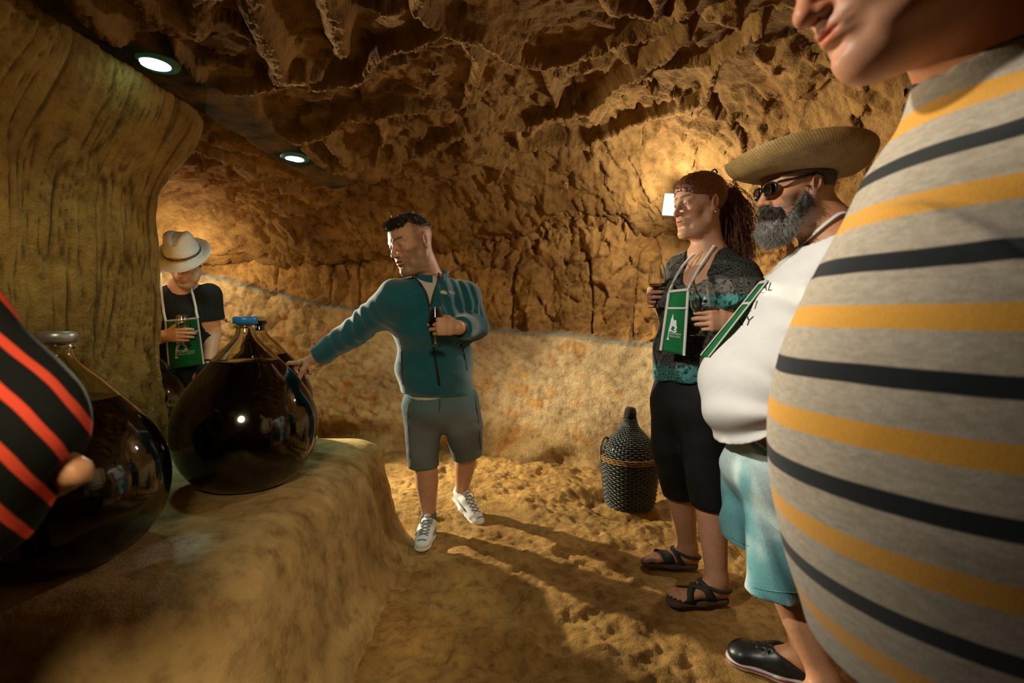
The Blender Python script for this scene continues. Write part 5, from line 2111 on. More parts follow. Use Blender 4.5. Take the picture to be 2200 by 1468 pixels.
# glasses in her hands
s_ = 1.06
wine_glass(gR, nrm(A3(0.06, 0, 1)), s_, 'tasting glass with white wine in the woman\'s far hand, left of her green pouch', 0.092)
gL = wrL + hxL * 0.096 - hzL * 0.032 - A3(0, 0, 0.05)
tG, MG = wine_glass(gL, nrm(A3(0.10, 0, 1)), 1.10, 'empty printed tasting glass in the woman\'s near hand beside the white shirt')
# little printed mark on that glass
EV, EF = emblem_tris()


def on_glass(u, v):
    zz = 0.090 + 0.034 * v
    rr = np.interp(zz, GP[8:, 1], GP[8:, 0]) + 0.0004
    cz, cx = MG[:, 2], None
    d0 = nrm(CAMP - gL - cz * ((CAMP - gL) @ cz))
    d1 = np.cross(cz, d0)
    a = -0.25 - 0.95 * (u - 0.5) * -1 - 0.0
    a = 0.35 + 0.9 * (u - 0.35)
    dirs = np.cos(a)[:, None] * d0 + np.sin(a)[:, None] * d1
    return gL + cz * (zz * 1.10)[:, None] + dirs * (rr * 1.10)[:, None]


print_on('emblem', PRINT, tG, EV, EF, on_glass, label='white printed emblem')
# her pouch
CB = Field().fn(BL.ev, 0.0).fn(F.ev, 0.0)
tl, tr = P(1438, 627, 1.815), P(1479, 623, 1.775)
brr, bll = P(1470, 764, 1.80), P(1420, 753, 1.84)
s1p = spline(on_surf(CB, [(1440, 626), (1452, 596), (1470, 568), (1492, 545)], 1.4, 0.010), 24)
s1p[:4] = np.linspace(tl, s1p[4], 5)[:4]
s2p = spline(np.concatenate([[tr], on_surf(CB, [(1487, 605), (1500, 580), (1516, 556), (1535, 528)], 1.4, 0.010)]), 24)
nrmw = nrm(CAMP - che)
pw, _, _ = pouch((tl, tr, brr, bll), 'green pouch with white edging hanging on the red-haired woman', [s1p, s2p], nrmw, 0.011, 0.010)
V, F_ = tube(on_surf(F, spline([(1470, 540), (1474, 560), (1482, 574), (1494, 566), (1508, 540)], 30), 1.5, 0.001), 0.0011, 5)
mk('necklace', V, F_, plain('thin_chain', (0.5, 0.4, 0.25), 0.3, 1.0), WM)
# ================================================================== 3. man in the straw hat and white T-shirt
STRAW = NT('woven_straw').set(Roughness=0.6)
_uv = STRAW.coord('UV')
_br = STRAW.n('ShaderNodeTexBrick', Scale=1.0)
_br.inputs['Color1'].default_value = (0.43, 0.27, 0.085, 1)
_br.inputs['Color2'].default_value = (0.56, 0.39, 0.15, 1)
_br.inputs['Mortar'].default_value = (0.14, 0.075, 0.02, 1)
_br.inputs['Mortar Size'].default_value = 0.10
_br.inputs['Brick Width'].default_value = 1.0
_br.inputs['Row Height'].default_value = 0.5
_mp = STRAW.n('ShaderNodeMapping')
_mp.inputs['Rotation'].default_value = (0, 0, 0.6)
STRAW.l(_uv, _mp.inputs[0])
STRAW.l(_mp.outputs[0], _br.inputs['Vector'])
_no = STRAW.noise(STRAW.coord('Object'), 30, 4)
STRAW.color(STRAW.mix(0.6, _br.outputs['Color'], STRAW.ramp(_no, [(0.3, (0.6, 0.55, 0.45)), (0.7, (1.15, 1.1, 1.0))]), 'MULTIPLY'))
STRAW.bump(STRAW.math('SUBTRACT', 1.0, _br.outputs['Fac']), 0.7, 0.004)


def hat_mesh(hd, off, prof, n=120, ell=(1.12, 1.0), shape=None, tiltx=0.0, uvs=(90, 300)):
    """hat: profile (r,z) revolved around the head's up axis; ell stretches front-back / across"""
    pr = spline(np.array(prof, float), 90)
    th = np.linspace(0, 2 * np.pi, n, endpoint=False)
    R, T_ = np.meshgrid(np.arange(len(pr)), th)
    r, z = pr[R, 0], pr[R, 1]
    x, y = r * np.cos(T_) * ell[0], r * np.sin(T_) * ell[1]
    if shape is not None:
        x, y, z = shape(x, y, z, r, T_)
    a = tiltx
    x2, z2 = x * math.cos(a) + z * math.sin(a), -x * math.sin(a) + z * math.cos(a)
    L_ = np.stack([x2 + off[0], y + off[1], z2 + off[2]], -1).reshape(-1, 3)
    V = hd.c + hd.sc * (L_ @ hd.M.T)
    s = np.concatenate([[0], np.cumsum(np.linalg.norm(np.diff(pr, axis=0), axis=1))])
    uv = np.stack([T_ / (2 * np.pi) * uvs[0], s[R] * uvs[1]], -1).reshape(-1, 2)
    return V, gridF(n, len(pr), cu=True), uv


g = ground(1650, 1445)
HM = thing('person', g, 'bearded man with glasses in a straw hat, white T-shirt and pale denim shorts', 'person')
hh = Head(P(1711, 407, 1.33), (-0.985, -0.03, -0.13), (-0.10, -0.02, 1.0), 0.88)
nb = P(1800, 528, 1.33)
shL, shR = P(1862, 570, 1.20), P(1770, 560, 1.52)
che, bel, pel = P(1760, 660, 1.36), P(1652, 835, 1.43), P(1668, 950, 1.47)
hipR, hipL = P(1622, 1000, 1.60), P(1676, 1000, 1.42)
knR, knL = P(1632, 1140, 1.60), P(1690, 1250, 1.43)
tR_, hR_ = ground(1566, 1412), ground(1742, 1470)
dR = nrm(tR_ - hR_)
hR_ = tR_ - dR * 0.285
anR = hR_ + dR * 0.075 + A3(0, 0, 0.115)
anL = P(1772, 1500, 1.36)
anL[2] = 0.10
hL_ = anL * A3(1, 1, 0) + A3(0.05, 0, 0)
tL_ = hL_ + nrm(A3(-1, -0.15, 0)) * 0.28
side = nrm(shL - shR)
F = Field()
hh.build(F, squint=0.5, nose=1.0, jowl=0.6)
F.cone(hh.T(-0.035, 0, -0.045), nb, 0.058, 0.068, 0.03)
F.chain([nb, che, bel, pel], [0.07, 0.12, 0.145, 0.13], 0.06)
elL, wrL = P(1850, 760, 1.08), P(1805, 930, 1.12)
elR, wrR = P(1720, 800, 1.66), P(1640, 860, 1.66)
F.chain([nb, shL, elL, wrL], [0.05, 0.054, 0.044, 0.03], 0.04)
F.chain([nb, shR, elR, wrR], [0.05, 0.054, 0.044, 0.03], 0.04)
F.chain([hipR, knR, knR * 0.6 + anR * 0.4, anR], [0.085, 0.052, 0.046, 0.034], 0.04)
F.chain([hipL, knL, knL * 0.6 + anL * 0.4, anL], [0.085, 0.056, 0.052, 0.034], 0.04)
TRf, MRf, kRf = sandal_foot(F, hR_ + SOLEH + dR * 0.018, hR_ + SOLEH + dR * 0.255, anR)
TLf, MLf, kLf = sandal_foot(F, hL_ + SOLEH, hL_ * 0.13 + tL_ * 0.87 + SOLEH, anL)
hand(F, wrL, (-0.15, 0.1, -1), (0.3, -0.95, 0.0), -1, 1.0)
hand(F, wrR, (-0.9, 0.2, -0.2), (-0.1, 0.6, 0.7), 1, 1.0)
b_lo, b_hi = bbox(hh.c, nb, shL, shR, elL, elR, wrL + A3(-0.15, 0, 0), wrR + A3(-0.15, 0, 0), hipR, hipL, hR_, tR_, hL_, tL_, pad=0.15)
SKH = SK_TAN * A3(1.12, 1.12, 1.1)
body('body', F, b_lo, b_hi, 0.008, [(*bbox(hh.c, nb, pad=0.165), 0.003), (*bbox(wrL, wrL + A3(0, 0, -0.15), pad=0.08), 0.0034), (*bbox(wrR, wrR + A3(-0.15, 0, 0), pad=0.08), 0.0034),
     (*bbox(hR_, tR_, anR, pad=0.06), 0.004)], SKIN, HM,
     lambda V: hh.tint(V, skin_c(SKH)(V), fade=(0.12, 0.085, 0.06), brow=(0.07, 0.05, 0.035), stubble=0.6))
hh.eyes(HM, look=(1, 0.0, -0.15))

# straw hat with rolled brim
def roll(x, y, z, r, t):
    k = sstep(0.10, 0.17, r)
    return x, y, z + k * (0.020 * np.abs(np.sin(t)) - 0.012 * np.cos(t) ** 2)


hp = [(0.0005, 0.100), (0.045, 0.097), (0.067, 0.087), (0.078, 0.066), (0.083, 0.036), (0.087, 0.004), (0.094, -0.006), (0.115, -0.006), (0.138, 0.001), (0.156, 0.016), (0.166, 0.035), (0.1695, 0.053), (0.1670, 0.057), (0.164, 0.052), (0.160, 0.036), (0.150, 0.020), (0.133, 0.006), (0.112, 0.000), (0.096, 0.000)]
V, F_, uv = hat_mesh(hh, (-0.008, 0, 0.043), [(r * (1 + 0.13 * max(0, (r - 0.09) / 0.08)), z) for r, z in hp], 160, (1.10, 1.0), roll, -0.10, (110, 235))
hat = mk('straw_hat', V, F_, STRAW.m, HM, uv=uv, label='woven straw hat with a rolled brim')
hb = [(0.0832, 0.040), (0.0866, 0.030), (0.0895, 0.006), (0.087, 0.003)]
V, F_, uv = hat_mesh(hh, (-0.008, 0, 0.043), hb, 100, (1.10, 1.0), None, -0.10)
mk('hat_band', V, F_, STRAW.m, hat, uv=uv * [1, 0.4])
V, F_, uv = hat_mesh(hh, (-0.008, 0, 0.043), [(0.0925, -0.009), (0.0885, -0.013), (0.0845, -0.006)], 80, (1.10, 1.0), None, -0.10)
mk('sweat_band', V, F_, BLACKZ, hat)

# beard
BF = Field()
for y in (-1, 1):
    BF.chain([hh.T(0.012, 0.069 * y, -0.012), hh.T(0.020, 0.062 * y, -0.055), hh.T(0.062, 0.034 * y, -0.105), hh.T(0.088, 0, -0.118)], np.array([0.006, 0.016, 0.026, 0.028]) * hh.sc, 0.02)
    BF.cone(hh.T(0.104, 0.006 * y, -0.050), hh.T(0.082, 0.040 * y, -0.066), 0.0095, 0.010, 0.012)
BF.ell(hh.T(0.070, 0, -0.116), np.array((0.042, 0.040, 0.032)) * hh.sc, hh.M, 0.03)
BF.ell(hh.T(0.112, 0, -0.0665), np.array((0.016, 0.019, 0.0055)) * hh.sc, hh.M, 0.008, 's')
BF.disp(lambda p: -0.007 * vnoise(p * 75, 8) - 0.004 * vnoise(p * 150, 9))


def beard_col(V):
    l = hh.L(V)
    g_ = sstep(-0.055, -0.115, l[:, 2])[:, None] * 0.8 + 0.2 * vnoise(V * 60, 3)[:, None]
    g_ = np.clip(g_, 0, 1)
    return np.array([0.030, 0.022, 0.016])[None] * (1 - g_) + np.array([0.26, 0.25, 0.22])[None] * g_


BEARD = NT('grizzled_beard').set(Roughness=0.7)
BEARD.color(BEARD.attr())
Vb, Qb = BF.mesh(*bbox(hh.c, pad=0.19), 0.004)
bo_ = mk('beard', Vb, Qb, BEARD.m, HM, col=beard_col(Vb), label='full beard, dark at the cheeks and grey at the chin')
pp, nn = surf_points(Vb, Qb, 3600, lambda c: hh.L(c)[:, 0] > 0.0)
dv = nn * 0.45 + (hh.M @ A3(0.25, 0, -0.85))[None] + 0.35 * rng.normal(size=nn.shape)
dv /= np.linalg.norm(dv, axis=1)[:, None]
ln = (0.010 + 0.012 * rng.random(len(pp)))[:, None, None]
tt = np.linspace(0, 1, 5)[None, :, None]
S = pp[:, None, :] + dv[:, None, :] * ln * tt + 0.004 * np.sin(tt * 5 + 6 * rng.random((len(pp), 1, 1))) * rng.normal(size=(len(pp), 1, 3)) * tt
V, Q = strands(S, 0.00065, 0.0003)
mk('beard_hairs', V, Q, BEARD.m, bo_, col=np.repeat(beard_col(pp), 15, 0) * 1.15, kind='stuff')
# hair at the back and sides under the hat
HB = Field()
HB.ell(hh.T(-0.020, 0, 0.030), np.array((0.0985, 0.0790, 0.086)) * hh.sc, hh.M, 0.01)
HB.hcut(hh.T(-0.030, 0, 0.0), hh.M @ A3(1, 0, -0.12), 0.2, 0.006)
HB.hcut(hh.T(-0.075, 0, -0.035), hh.M @ A3(-0.1, 0, -1), 0.2, 0.008)
HB.disp(lambda p: -0.002 * vnoise(p * 140, 5))
HGR = hair_mat('short_greying_hair', (0.03, 0.022, 0.016), (0.13, 0.10, 0.08), 0.6)
blob('hair', HB, *bbox(hh.c, pad=0.15), 0.004, HGR, HM, label='short greying hair below the hat')

# spectacles
GL = MB()
fr = []
for y in (-1, 1):
    c = hh.T(0.108, 0.034 * y, 0.004)
    a = np.linspace(0, 2 * np.pi, 32, endpoint=False)
    rx = 0.026 * np.sign(np.cos(a)) * np.abs(np.cos(a)) ** 0.7
    rz = 0.0175 * np.sign(np.sin(a)) * np.abs(np.sin(a)) ** 0.7
    pts = np.array([hh.T(0.108 - 0.010 * abs(0.034 * y + q) / 0.06 * 1.0, 0.034 * y + q, 0.004 + w) for q, w in zip(rx, rz)])
    GL.add(*tube(pts, 0.0030, 6, closed=True))
    fr.append(pts)
GL.add(*tube([hh.T(0.104, -0.010, 0.010), hh.T(0.108, 0, 0.013), hh.T(0.104, 0.010, 0.010)], 0.0026, 6))
FRAME = plain('black_frame', (0.006, 0.006, 0.007), 0.25)
sp = GL.mk('spectacles', FRAME, HM, label='dark framed spectacles')
for y in (-1, 1):
    V, F_ = tube(spline(np.array([hh.T(0.099, 0.061 * y, 0.014), hh.T(0.088, 0.070 * y, 0.017), hh.T(0.03, 0.079 * y, 0.020), hh.T(-0.012, 0.083 * y, 0.024), hh.T(-0.034, 0.081 * y, 0.008), hh.T(-0.040, 0.078 * y, -0.012)]), 24), 0.0035, 6)
    mk('temple_arm', V, F_, FRAME, sp)
    pts = fr[(y + 1) // 2]
    LENS = NT('smoky_lens').set(Base__Color=(0.55, 0.50, 0.42, 1), Roughness=0.0, IOR=1.3)
    LENS.b.inputs['Transmission Weight'].default_value = 1.0
    N = len(pts)
    th_ = hh.M[:, 0] * 0.0012
    V = np.concatenate([pts + th_, pts - th_])
    fl = [np.arange(N)[None, :], (np.arange(N)[::-1] + N)[None, :], np.stack([np.arange(N), np.roll(np.arange(N), -1), np.roll(np.arange(N), -1) + N, np.arange(N) + N], 1)[:, ::-1]]
    mk('lens', V, fl, LENS.m, sp, smooth=False)

# white T-shirt
WT = cloth_mat('white_cotton', (0.74, 0.73, 0.69), (0.78, 0.77, 0.73), 500, 0.9, 0.12, mott=0.12)
TS = Field()
TS.cone(nb - A3(0, 0, 0.05), che, 0.115, 0.150, 0.06)
TS.econe(che, bel, (0.165, 0.135), (0.200, 0.172), side, 0.08)
TS.econe(bel, pel + A3(0.01, 0, 0.01), (0.200, 0.172), (0.190, 0.165), side, 0.08)
TS.econe(pel + A3(0.01, 0, 0.01), pel + A3(0.0, 0, -0.10), (0.190, 0.165), (0.195, 0.165), side, 0.05)
TS.chain([nb - A3(0, 0, 0.07), shL, P(1826, 650, 1.09), P(1806, 690, 1.07)], [0.075, 0.082, 0.080, 0.084], 0.05)
TS.chain([nb - A3(0, 0, 0.07), shR, shR * 0.45 + elR * 0.55], [0.075, 0.080, 0.082], 0.05)
TS.disp(wrinkle((0.3, 0.5, 0.8), 5.5, -0.010, 200, 0.4))
# folds fanning over the belly towards the hip
fo = P(1690, 905, 1.27)
TS.disp(lambda p: -0.012 * sstep(0.42, 0.05, np.linalg.norm(p - fo, axis=1)) * sstep(0.015, 0.07, np.linalg.norm(p - fo, axis=1)) *
        np.sin(8.5 * np.arctan2((p - fo)[:, 2] + 0.25 * (p - fo)[:, 1], -(p - fo)[:, 0] + 0.02) + 1.2 * vnoise(p * 6, 4)))
TS.disp(lambda p: -0.010 * sstep(0.16, 0.03, np.linalg.norm(p - P(1742, 668, 1.16), axis=1)) * np.sin(((p - P(1742, 668, 1.16)) @ nrm(A3(0.45, -0.1, 1))) * 95))
TS.hcut(P(1806, 690, 1.07) + A3(-0.004, 0, 0.02), nrm(A3(-0.25, 0.0, -1)), 0.11, 0.006)
TS.cone(P(1806, 690, 1.07) - A3(0.0, 0, 0.03), P(1824, 650, 1.09), 0.066, 0.060, 0.004, 's')
TS.hcut(shR * 0.5 + elR * 0.5, elR - shR, 0.11, 0.006)
TS.cone(nb + A3(0, 0, -0.02), hh.T(-0.03, 0, -0.02) + A3(0, 0, 0.05), 0.083, 0.11, 0.006, 's')
hem = P(1575, 966, 1.33)
TS.hcut(hem, nrm(A3(0.50, -0.12, -1)), 0.6, 0.010)
TS.fn(lambda p: np.maximum(np.maximum(np.sqrt((((p - pel) * A3(1, 1, 0)) ** 2).sum(1)) - 0.150, (p - hem) @ nrm(A3(-0.50, 0.12, 1)) - 0.035), -1), 0.004, 's')
TS.hcut(P(1634, 946, 1.28), nrm(A3(0.70, -0.10, -0.70)), 0.32, 0.010)
to = blob('tshirt', TS, *bbox(nb, shL, shR, bel, pel, pad=0.26), 0.006, WT, HM)
# lettering on the front of the shirt
INK = plain('black_ink', (0.015, 0.015, 0.013), 0.8)


def sh_text(txt, x0, y0, hgt, ang, wd=0.62):
    TV, TF = text_tris(txt)
    ca, sa = math.cos(ang), math.sin(ang)

    def f(u, v):
        px = x0 + hgt * (wd * u * ca + v * 0.30 * ca - v * -sa * 0.0) + 0.0
        py = y0 - hgt * (v * 0.95) + hgt * wd * u * sa
        return on_surf(TS, np.stack([px, py], 1), 0.8, 0.0012, 2.2)
    print_on('lettering', INK, to, TV, TF, f, label='printed letters ' + txt)


sh_text('AL', 1633, 625, 19, -0.02, 0.8)
sh_text('TI', 1606, 664, 19, 0.0, 0.8)
sh_text('NY', 1577, 700, 21, -0.02, 0.95)
for (x0, y0, x1, y1) in ((1628, 629, 1642, 629), (1602, 668, 1615, 668), (1570, 702, 1590, 705)):
    V, F_ = tube(on_surf(TS, np.stack([np.linspace(x0, x1, 8), np.linspace(y0, y1, 8)], 1), 0.8, 0.0003, 2.2), 0.0007, 5)
    mk('ink_rule', V, F_, INK, to)

# pale denim shorts, loose
DN = NT('washed_denim').set(Roughness=0.95)
DN.b.inputs['Specular IOR Level'].default_value = 0.15
_co = DN.coord('Object')
_f = DN.noise(DN.coord('Object', (1, 1, 0.25)), 420, 2)
DN.color(DN.mix(0.35, DN.attr(), DN.ramp(_f, [(0.3, (0.45, 0.5, 0.55)), (0.7, (1.45, 1.4, 1.35))]), 'MULTIPLY'))
DN.bump(_f, 0.3, 0.002)
R1, R2 = P(1598, 1168, 1.60), P(1668, 1268, 1.42)
S = Field()
S.econe(pel - A3(0, 0, 0.0), pel - A3(0, 0, 0.07), (0.165, 0.140), (0.172, 0.148), side, 0.04)
S.chain([hipR + A3(-0.01, 0, 0), P(1606, 1080, 1.60), R1], [0.094, 0.080, 0.072], 0.035)
S.chain([hipL + A3(0.0, 0, 0), P(1672, 1130, 1.42), R2], [0.108, 0.084, 0.080], 0.035)
S.disp(wrinkle((0.75, 0.3, 0.25), 6, -0.010, 220, 0.45))
S.disp(lambda p: -0.005 * np.sin((p[:, 0] * 1.2 + p[:, 2] * 0.55) * 60 + 3 * vnoise(p * 6, 14)))
YM = (R1[1] + R2[1]) / 2
S.fn(lambda p: np.where(p[:, 1] > YM, (p - R1) @ nrm(A3(-0.30, 0, -1)), -1.0), 0.0, 'i')
S.fn(lambda p: np.where(p[:, 1] <= YM, (p - R2) @ nrm(A3(0.05, 0, -1)), -1.0), 0.0, 'i')
S.cone(R1 + A3(0, 0, -0.05), R1 + A3(0, 0, 0.02), 0.058, 0.055, 0.004, 's')
S.cone(R2 + A3(0, 0, -0.05), R2 + A3(0, 0, 0.02), 0.066, 0.062, 0.004, 's')
S.hcut(P(1642, 966, 1.31), nrm(A3(0.55, -0.25, 0.80)), 0.4, 0.006)


def dn_col(V):
    n = fbm(V * 7, 3, 31)
    w = sstep(-0.25, 0.35, n + 0.5 * vnoise(V * A3(14, 14, 3)[None], 8))[:, None]
    c = np.array([0.13, 0.32, 0.35])[None] * (1 - w) + np.array([0.50, 0.64, 0.62])[None] * w
    e = np.minimum(np.where(V[:, 0] > (R1[0] + R2[0]) / 2 - 0.02, np.abs(V[:, 2] - R2[2]), 1), 1)
    fr_ = (sstep(0.030, 0.012, e) * (0.5 + 0.5 * np.sin(V[:, 0] * 500 + V[:, 1] * 300)))[:, None] * 0.5
    return c * (1 - fr_) + np.array([0.6, 0.68, 0.64])[None] * fr_


so = blob('shorts', S, *bbox(pel, hipR, hipL, R1, R2, pad=0.19), 0.0058, DN.m, HM, dn_col)
CBH = Field().fn(F.ev, 0.0).fn(S.ev, 0.0)
wb = on_surf(CBH, spline([(1616, 952), (1628, 961), (1645, 972), (1662, 986)], 16), 0.8, 0.001, 2.2)
V, F_ = tube(wb, 0.010, 8, flat=(A3(0, -1, 0.3), 0.3))
mk('waistband', V, F_, DN.m, so, col=np.array([[0.20, 0.38, 0.40]]))
ORG = plain('orange_elastic', (0.62, 0.09, 0.02), 0.6)
V, F_ = tube(on_surf(CBH, spline([(1642, 922), (1648, 945), (1662, 968)], 14), 0.8, 0.003, 2.2), 0.009, 8)
mk('waist_cord', V, F_, ORG, so, label='orange cord at the waist')

for R, rr_, nm in ((R1, 0.0, 1), (R2, 0.0, 2)):
    pix = [(1558, 1150), (1575, 1158), (1592, 1166), (1608, 1174)] if nm == 1 else [(1618, 1262), (1645, 1268), (1672, 1272), (1700, 1274), (1722, 1274)]
    q = on_surf(S, spline(pix, 24), 0.8, -0.0005, 2.2)
    V, F_ = tube(q, 0.0022, 5)
    mk('hem_seam', V, F_, DN.m, so, col=np.array([[0.10, 0.26, 0.29]]))
# black clogs
CLOG = plain('black_rubber', (0.012, 0.014, 0.016), 0.38)
CWHITE = plain('white_rubber_welt', (0.52, 0.51, 0.46), 0.6)
CRED = plain('red_stripe', (0.30, 0.02, 0.02), 0.6)


def clog(heel, toe, ankle, label):
    x = nrm(toe - heel)
    M = frame(x, A3(0, 0, 1))
    T = lambda *l: heel + M @ np.asarray(l, float)
    Fc = Field()
    Fc.econe(T(0.04, 0, 0.04), T(0.14, 0, 0.045), (0.040, 0.035), (0.046, 0.043), M[:, 1], 0.02)
    Fc.econe(T(0.14, 0, 0.045), T(0.235, 0, 0.035), (0.048, 0.046), (0.050, 0.030), M[:, 1], 0.03)
    Fc.ell(T(0.255, 0.004, 0.032), (0.034, 0.044, 0.024), M, 0.03)
    Fc.cone(T(0.055, 0, 0.06), T(0.04, 0, 0.2), 0.040, 0.060, 0.006, 's')
    Fc.cone(T(0.055, 0, 0.06), T(0.125, 0, 0.085), 0.038, 0.036, 0.006, 's')
    for i in range(5):
        for j in range(-2, 3):
            q = T(0.165 + 0.020 * i, 0.015 * j + (0.0075 if i % 2 else 0), 0.1)
            Fc.cone(q, q - M[:, 2] * 0.03 - M[:, 2] * 0.0, 0.0042, 0.0042, 0.001, 's')
    Fc.cut(T(0, 0, 0.016), -M[:, 2], 0.003)
    lo, hi = bbox(heel, toe, pad=0.12)
    c = blob('clog', Fc, lo, hi, 0.004, CLOG, HM, label=label)
    W_ = Field()
    W_.econe(T(0.045, 0, 0.013), T(0.14, 0, 0.013), (0.044, 0.022), (0.048, 0.022), M[:, 1], 0.02)
    W_.econe(T(0.14, 0, 0.013), T(0.23, 0, 0.013), (0.050, 0.022), (0.053, 0.022), M[:, 1], 0.03)
    W_.ell(T(0.262, 0.004, 0.013), (0.034, 0.047, 0.018), M, 0.03)
    W_.cut(T(0, 0, 0.026), M[:, 2], 0.004)
    W_.cut(T(0, 0, 0.0), -M[:, 2], 0.003)
    w = blob('welt', W_, lo, hi, 0.004, CWHITE, c)
    th = np.linspace(-2.7, 2.7, 70)
    ring = np.array([T(0.15 + 0.2 * math.cos(a), 0.09 * math.sin(a), 0.0165) for a in th])
    ctr = np.array([T(np.clip(0.15 + 0.2 * math.cos(a), 0.06, 0.24), 0, 0.0165) for a in th])
    pts = stick(W_, ring, ctr - ring, 0.3, 0.0005)
    for zz in (0.0,):
        V, F_ = tube(pts, 0.0022, 5)
        mk('red_stripe', V, F_, CRED, c)
    return c


clog(hR_, tR_, anR, 'black clog with white welt, toe to the left')
clog(hL_, tL_, anL, 'black clog of the other foot')

# his pouch, seen almost edge on over the belly
e0, e1 = on_surf(TS, [(1650, 606), (1524, 768)], 0.8, 0.004, 2.2)
f0, f1 = e0 + A3(0.008, 0.06, 0.0), e1 + A3(0.0, 0.06, 0.0)
CS = Field().fn(TS.ev, 0.0).fn(F.ev, 0.0)
sa = on_surf(CS, spline([(1642, 598), (1688, 558), (1730, 520), (1768, 486), (1800, 462), (1815, 457)], 26), 0.8, 0.006, 2.2)
pouch((f0, e0, e1, f1), 'green pouch seen edge on, hanging over the white T-shirt', [sa], nrm(A3(-0.5, -0.6, 0.6)), 0.010, 0.002, printed=False, split=0.3)
# ================================================================== 4. man in the white trilby beside the pillar
g = P(405, 900, 3.09)
g[2] = 0.0
PM = thing('person', g, 'man in a white trilby and black T-shirt looking down into his glass by the pillar', 'person')
hp_ = Head(P(396, 563, 3.00), (0.16, -0.80, -0.58), (0.10, -0.50, 0.80), 1.08)
nb = P(392, 622, 3.16)
shR, shL = P(338, 640, 3.18), P(448, 634, 3.16)
che, wai, pel = P(398, 690, 3.18), P(402, 760, 3.20), P(404, 850, 3.22)
elL, wrL = P(459, 720, 3.22), P(447, 785, 3.06)
hxR = nrm(A3(1.0, -0.12, 0.06))
hzR = nrm(A3(0.10, -1.0, 0.10))
wrR = P(353, 722, 2.86)
elR = P(318, 735, 3.11)
hipR, hipL = P(375, 860, 3.22), P(432, 860, 3.22)
side = nrm(shL - shR)
F = Field()
hp_.build(F, squint=1.0, nose=0.9, jowl=0.6)
F.cone(hp_.T(-0.03, 0, -0.045), nb, 0.058, 0.064, 0.03)
F.econe(pel, che, (0.155, 0.12), (0.17, 0.12), side, 0.05)
F.econe(che, nb, (0.17, 0.12), (0.08, 0.07), side, 0.06)
F.chain([nb - A3(0, 0, .04), shL, elL, wrL], [0.05, 0.055, 0.046, 0.034], 0.04)
F.chain([nb - A3(0, 0, .04), shR, elR, wrR], [0.05, 0.055, 0.046, 0.034], 0.04)
for hp2, sx in ((hipR, -0.02), (hipL, 0.03)):
    F.chain([hp2, A3(hp2[0] + sx, hp2[1], 0.46), A3(hp2[0] + sx, hp2[1] + 0.03, 0.09)], [0.085, 0.058, 0.04], 0.04)
    F.cone(A3(hp2[0] + sx, hp2[1] + 0.03, 0.035), A3(hp2[0] + sx, hp2[1] - 0.14, 0.025), 0.034, 0.026, 0.03)
hand(F, wrR, hxR, hzR, 1, 1.0, curls=[(0.30, 0.65, 0.5), (0.38, 0.70, 0.5), (0.42, 0.72, 0.5), (0.50, 0.75, 0.5)], thumb=[(0.60, 0.70, -0.35), (0.85, 0.45, -0.25), (0.95, 0.25, -0.15)], thick=1.08)
hand(F, wrL, nrm(A3(-0.15, -0.2, -1)), nrm(A3(0.5, -0.85, 0.1)), -1, 0.95)
b_lo, b_hi = bbox(hp_.c, shR, shL, elR, elL, wrR, wrL, A3(g[0], g[1], 0), pad=0.24)
body('body', F, b_lo, b_hi, 0.009, [(*bbox(hp_.c, pad=0.15), 0.003), (*bbox(wrR, wrR + hxR * 0.15, pad=0.085), 0.0028)], SKIN, PM,
     lambda V: hp_.tint(V, skin_c(SK_LIGHT * A3(1, 0.92, 0.85))(V), fade=(0.14, 0.10, 0.07), brow=(0.08, 0.05, 0.03), stubble=0.5, stub_col=(0.22, 0.17, 0.13)))
hp_.eyes(PM, look=(1, 0, -0.5))
BLK = cloth_mat('black_cotton', (0.010, 0.011, 0.011), (0.014, 0.016, 0.016), 400, 0.95, 0.15)
JNB = cloth_mat('dark_jeans', (0.012, 0.018, 0.020), (0.020, 0.030, 0.034), 400, 0.95, 0.2)
TS = Field()
TS.econe(pel + A3(0, 0, 0.02), wai, (0.178, 0.145), (0.172, 0.138), side, 0.05)
TS.econe(wai, che, (0.172, 0.138), (0.185, 0.135), side, 0.06)
TS.econe(che, nb - A3(0, 0, 0.03), (0.185, 0.135), (0.10, 0.085), side, 0.06)
TS.chain([nb - A3(0, 0, .06), shL, shL * 0.35 + elL * 0.65], [0.065, 0.076, 0.080], 0.05)
TS.chain([nb - A3(0, 0, .06), shR, shR * 0.35 + elR * 0.65], [0.065, 0.076, 0.080], 0.05)
TS.disp(wrinkle((0.3, 0.3, 0.8), 8, -0.006, 260, 0.4))
TS.hcut(shL * 0.4 + elL * 0.6, elL - shL, 0.11, 0.006)
TS.hcut(shR * 0.4 + elR * 0.6, elR - shR, 0.11, 0.006)
TS.cone(nb + A3(0, 0, -0.02), hp_.T(0, 0, -0.05), 0.07, 0.085, 0.005, 's')
TS.cut(pel + A3(0, 0, 0.0), A3(0, 0, -1), 0.006)
blob('tshirt', TS, *bbox(shR, shL, pel, elR, elL, pad=0.2), 0.007, BLK, PM)
J = Field()
J.econe(pel + A3(0, 0, 0.04), pel - A3(0, 0, 0.08), (0.172, 0.138), (0.165, 0.125), side, 0.04)
for hp2, sx in ((hipR, -0.02), (hipL, 0.03)):
    J.chain([hp2, A3(hp2[0] + sx, hp2[1], 0.46), A3(hp2[0] + sx, hp2[1] + 0.03, 0.05)], [0.105, 0.083, 0.075], 0.04)
J.cone(wrL + A3(-0.01, 0, -0.03), wrL + A3(-0.03, 0.02, -0.16), 0.058, 0.06, 0.03)
J.cut(A3(0, 0, 0.03), A3(0, 0, -1), 0.004)
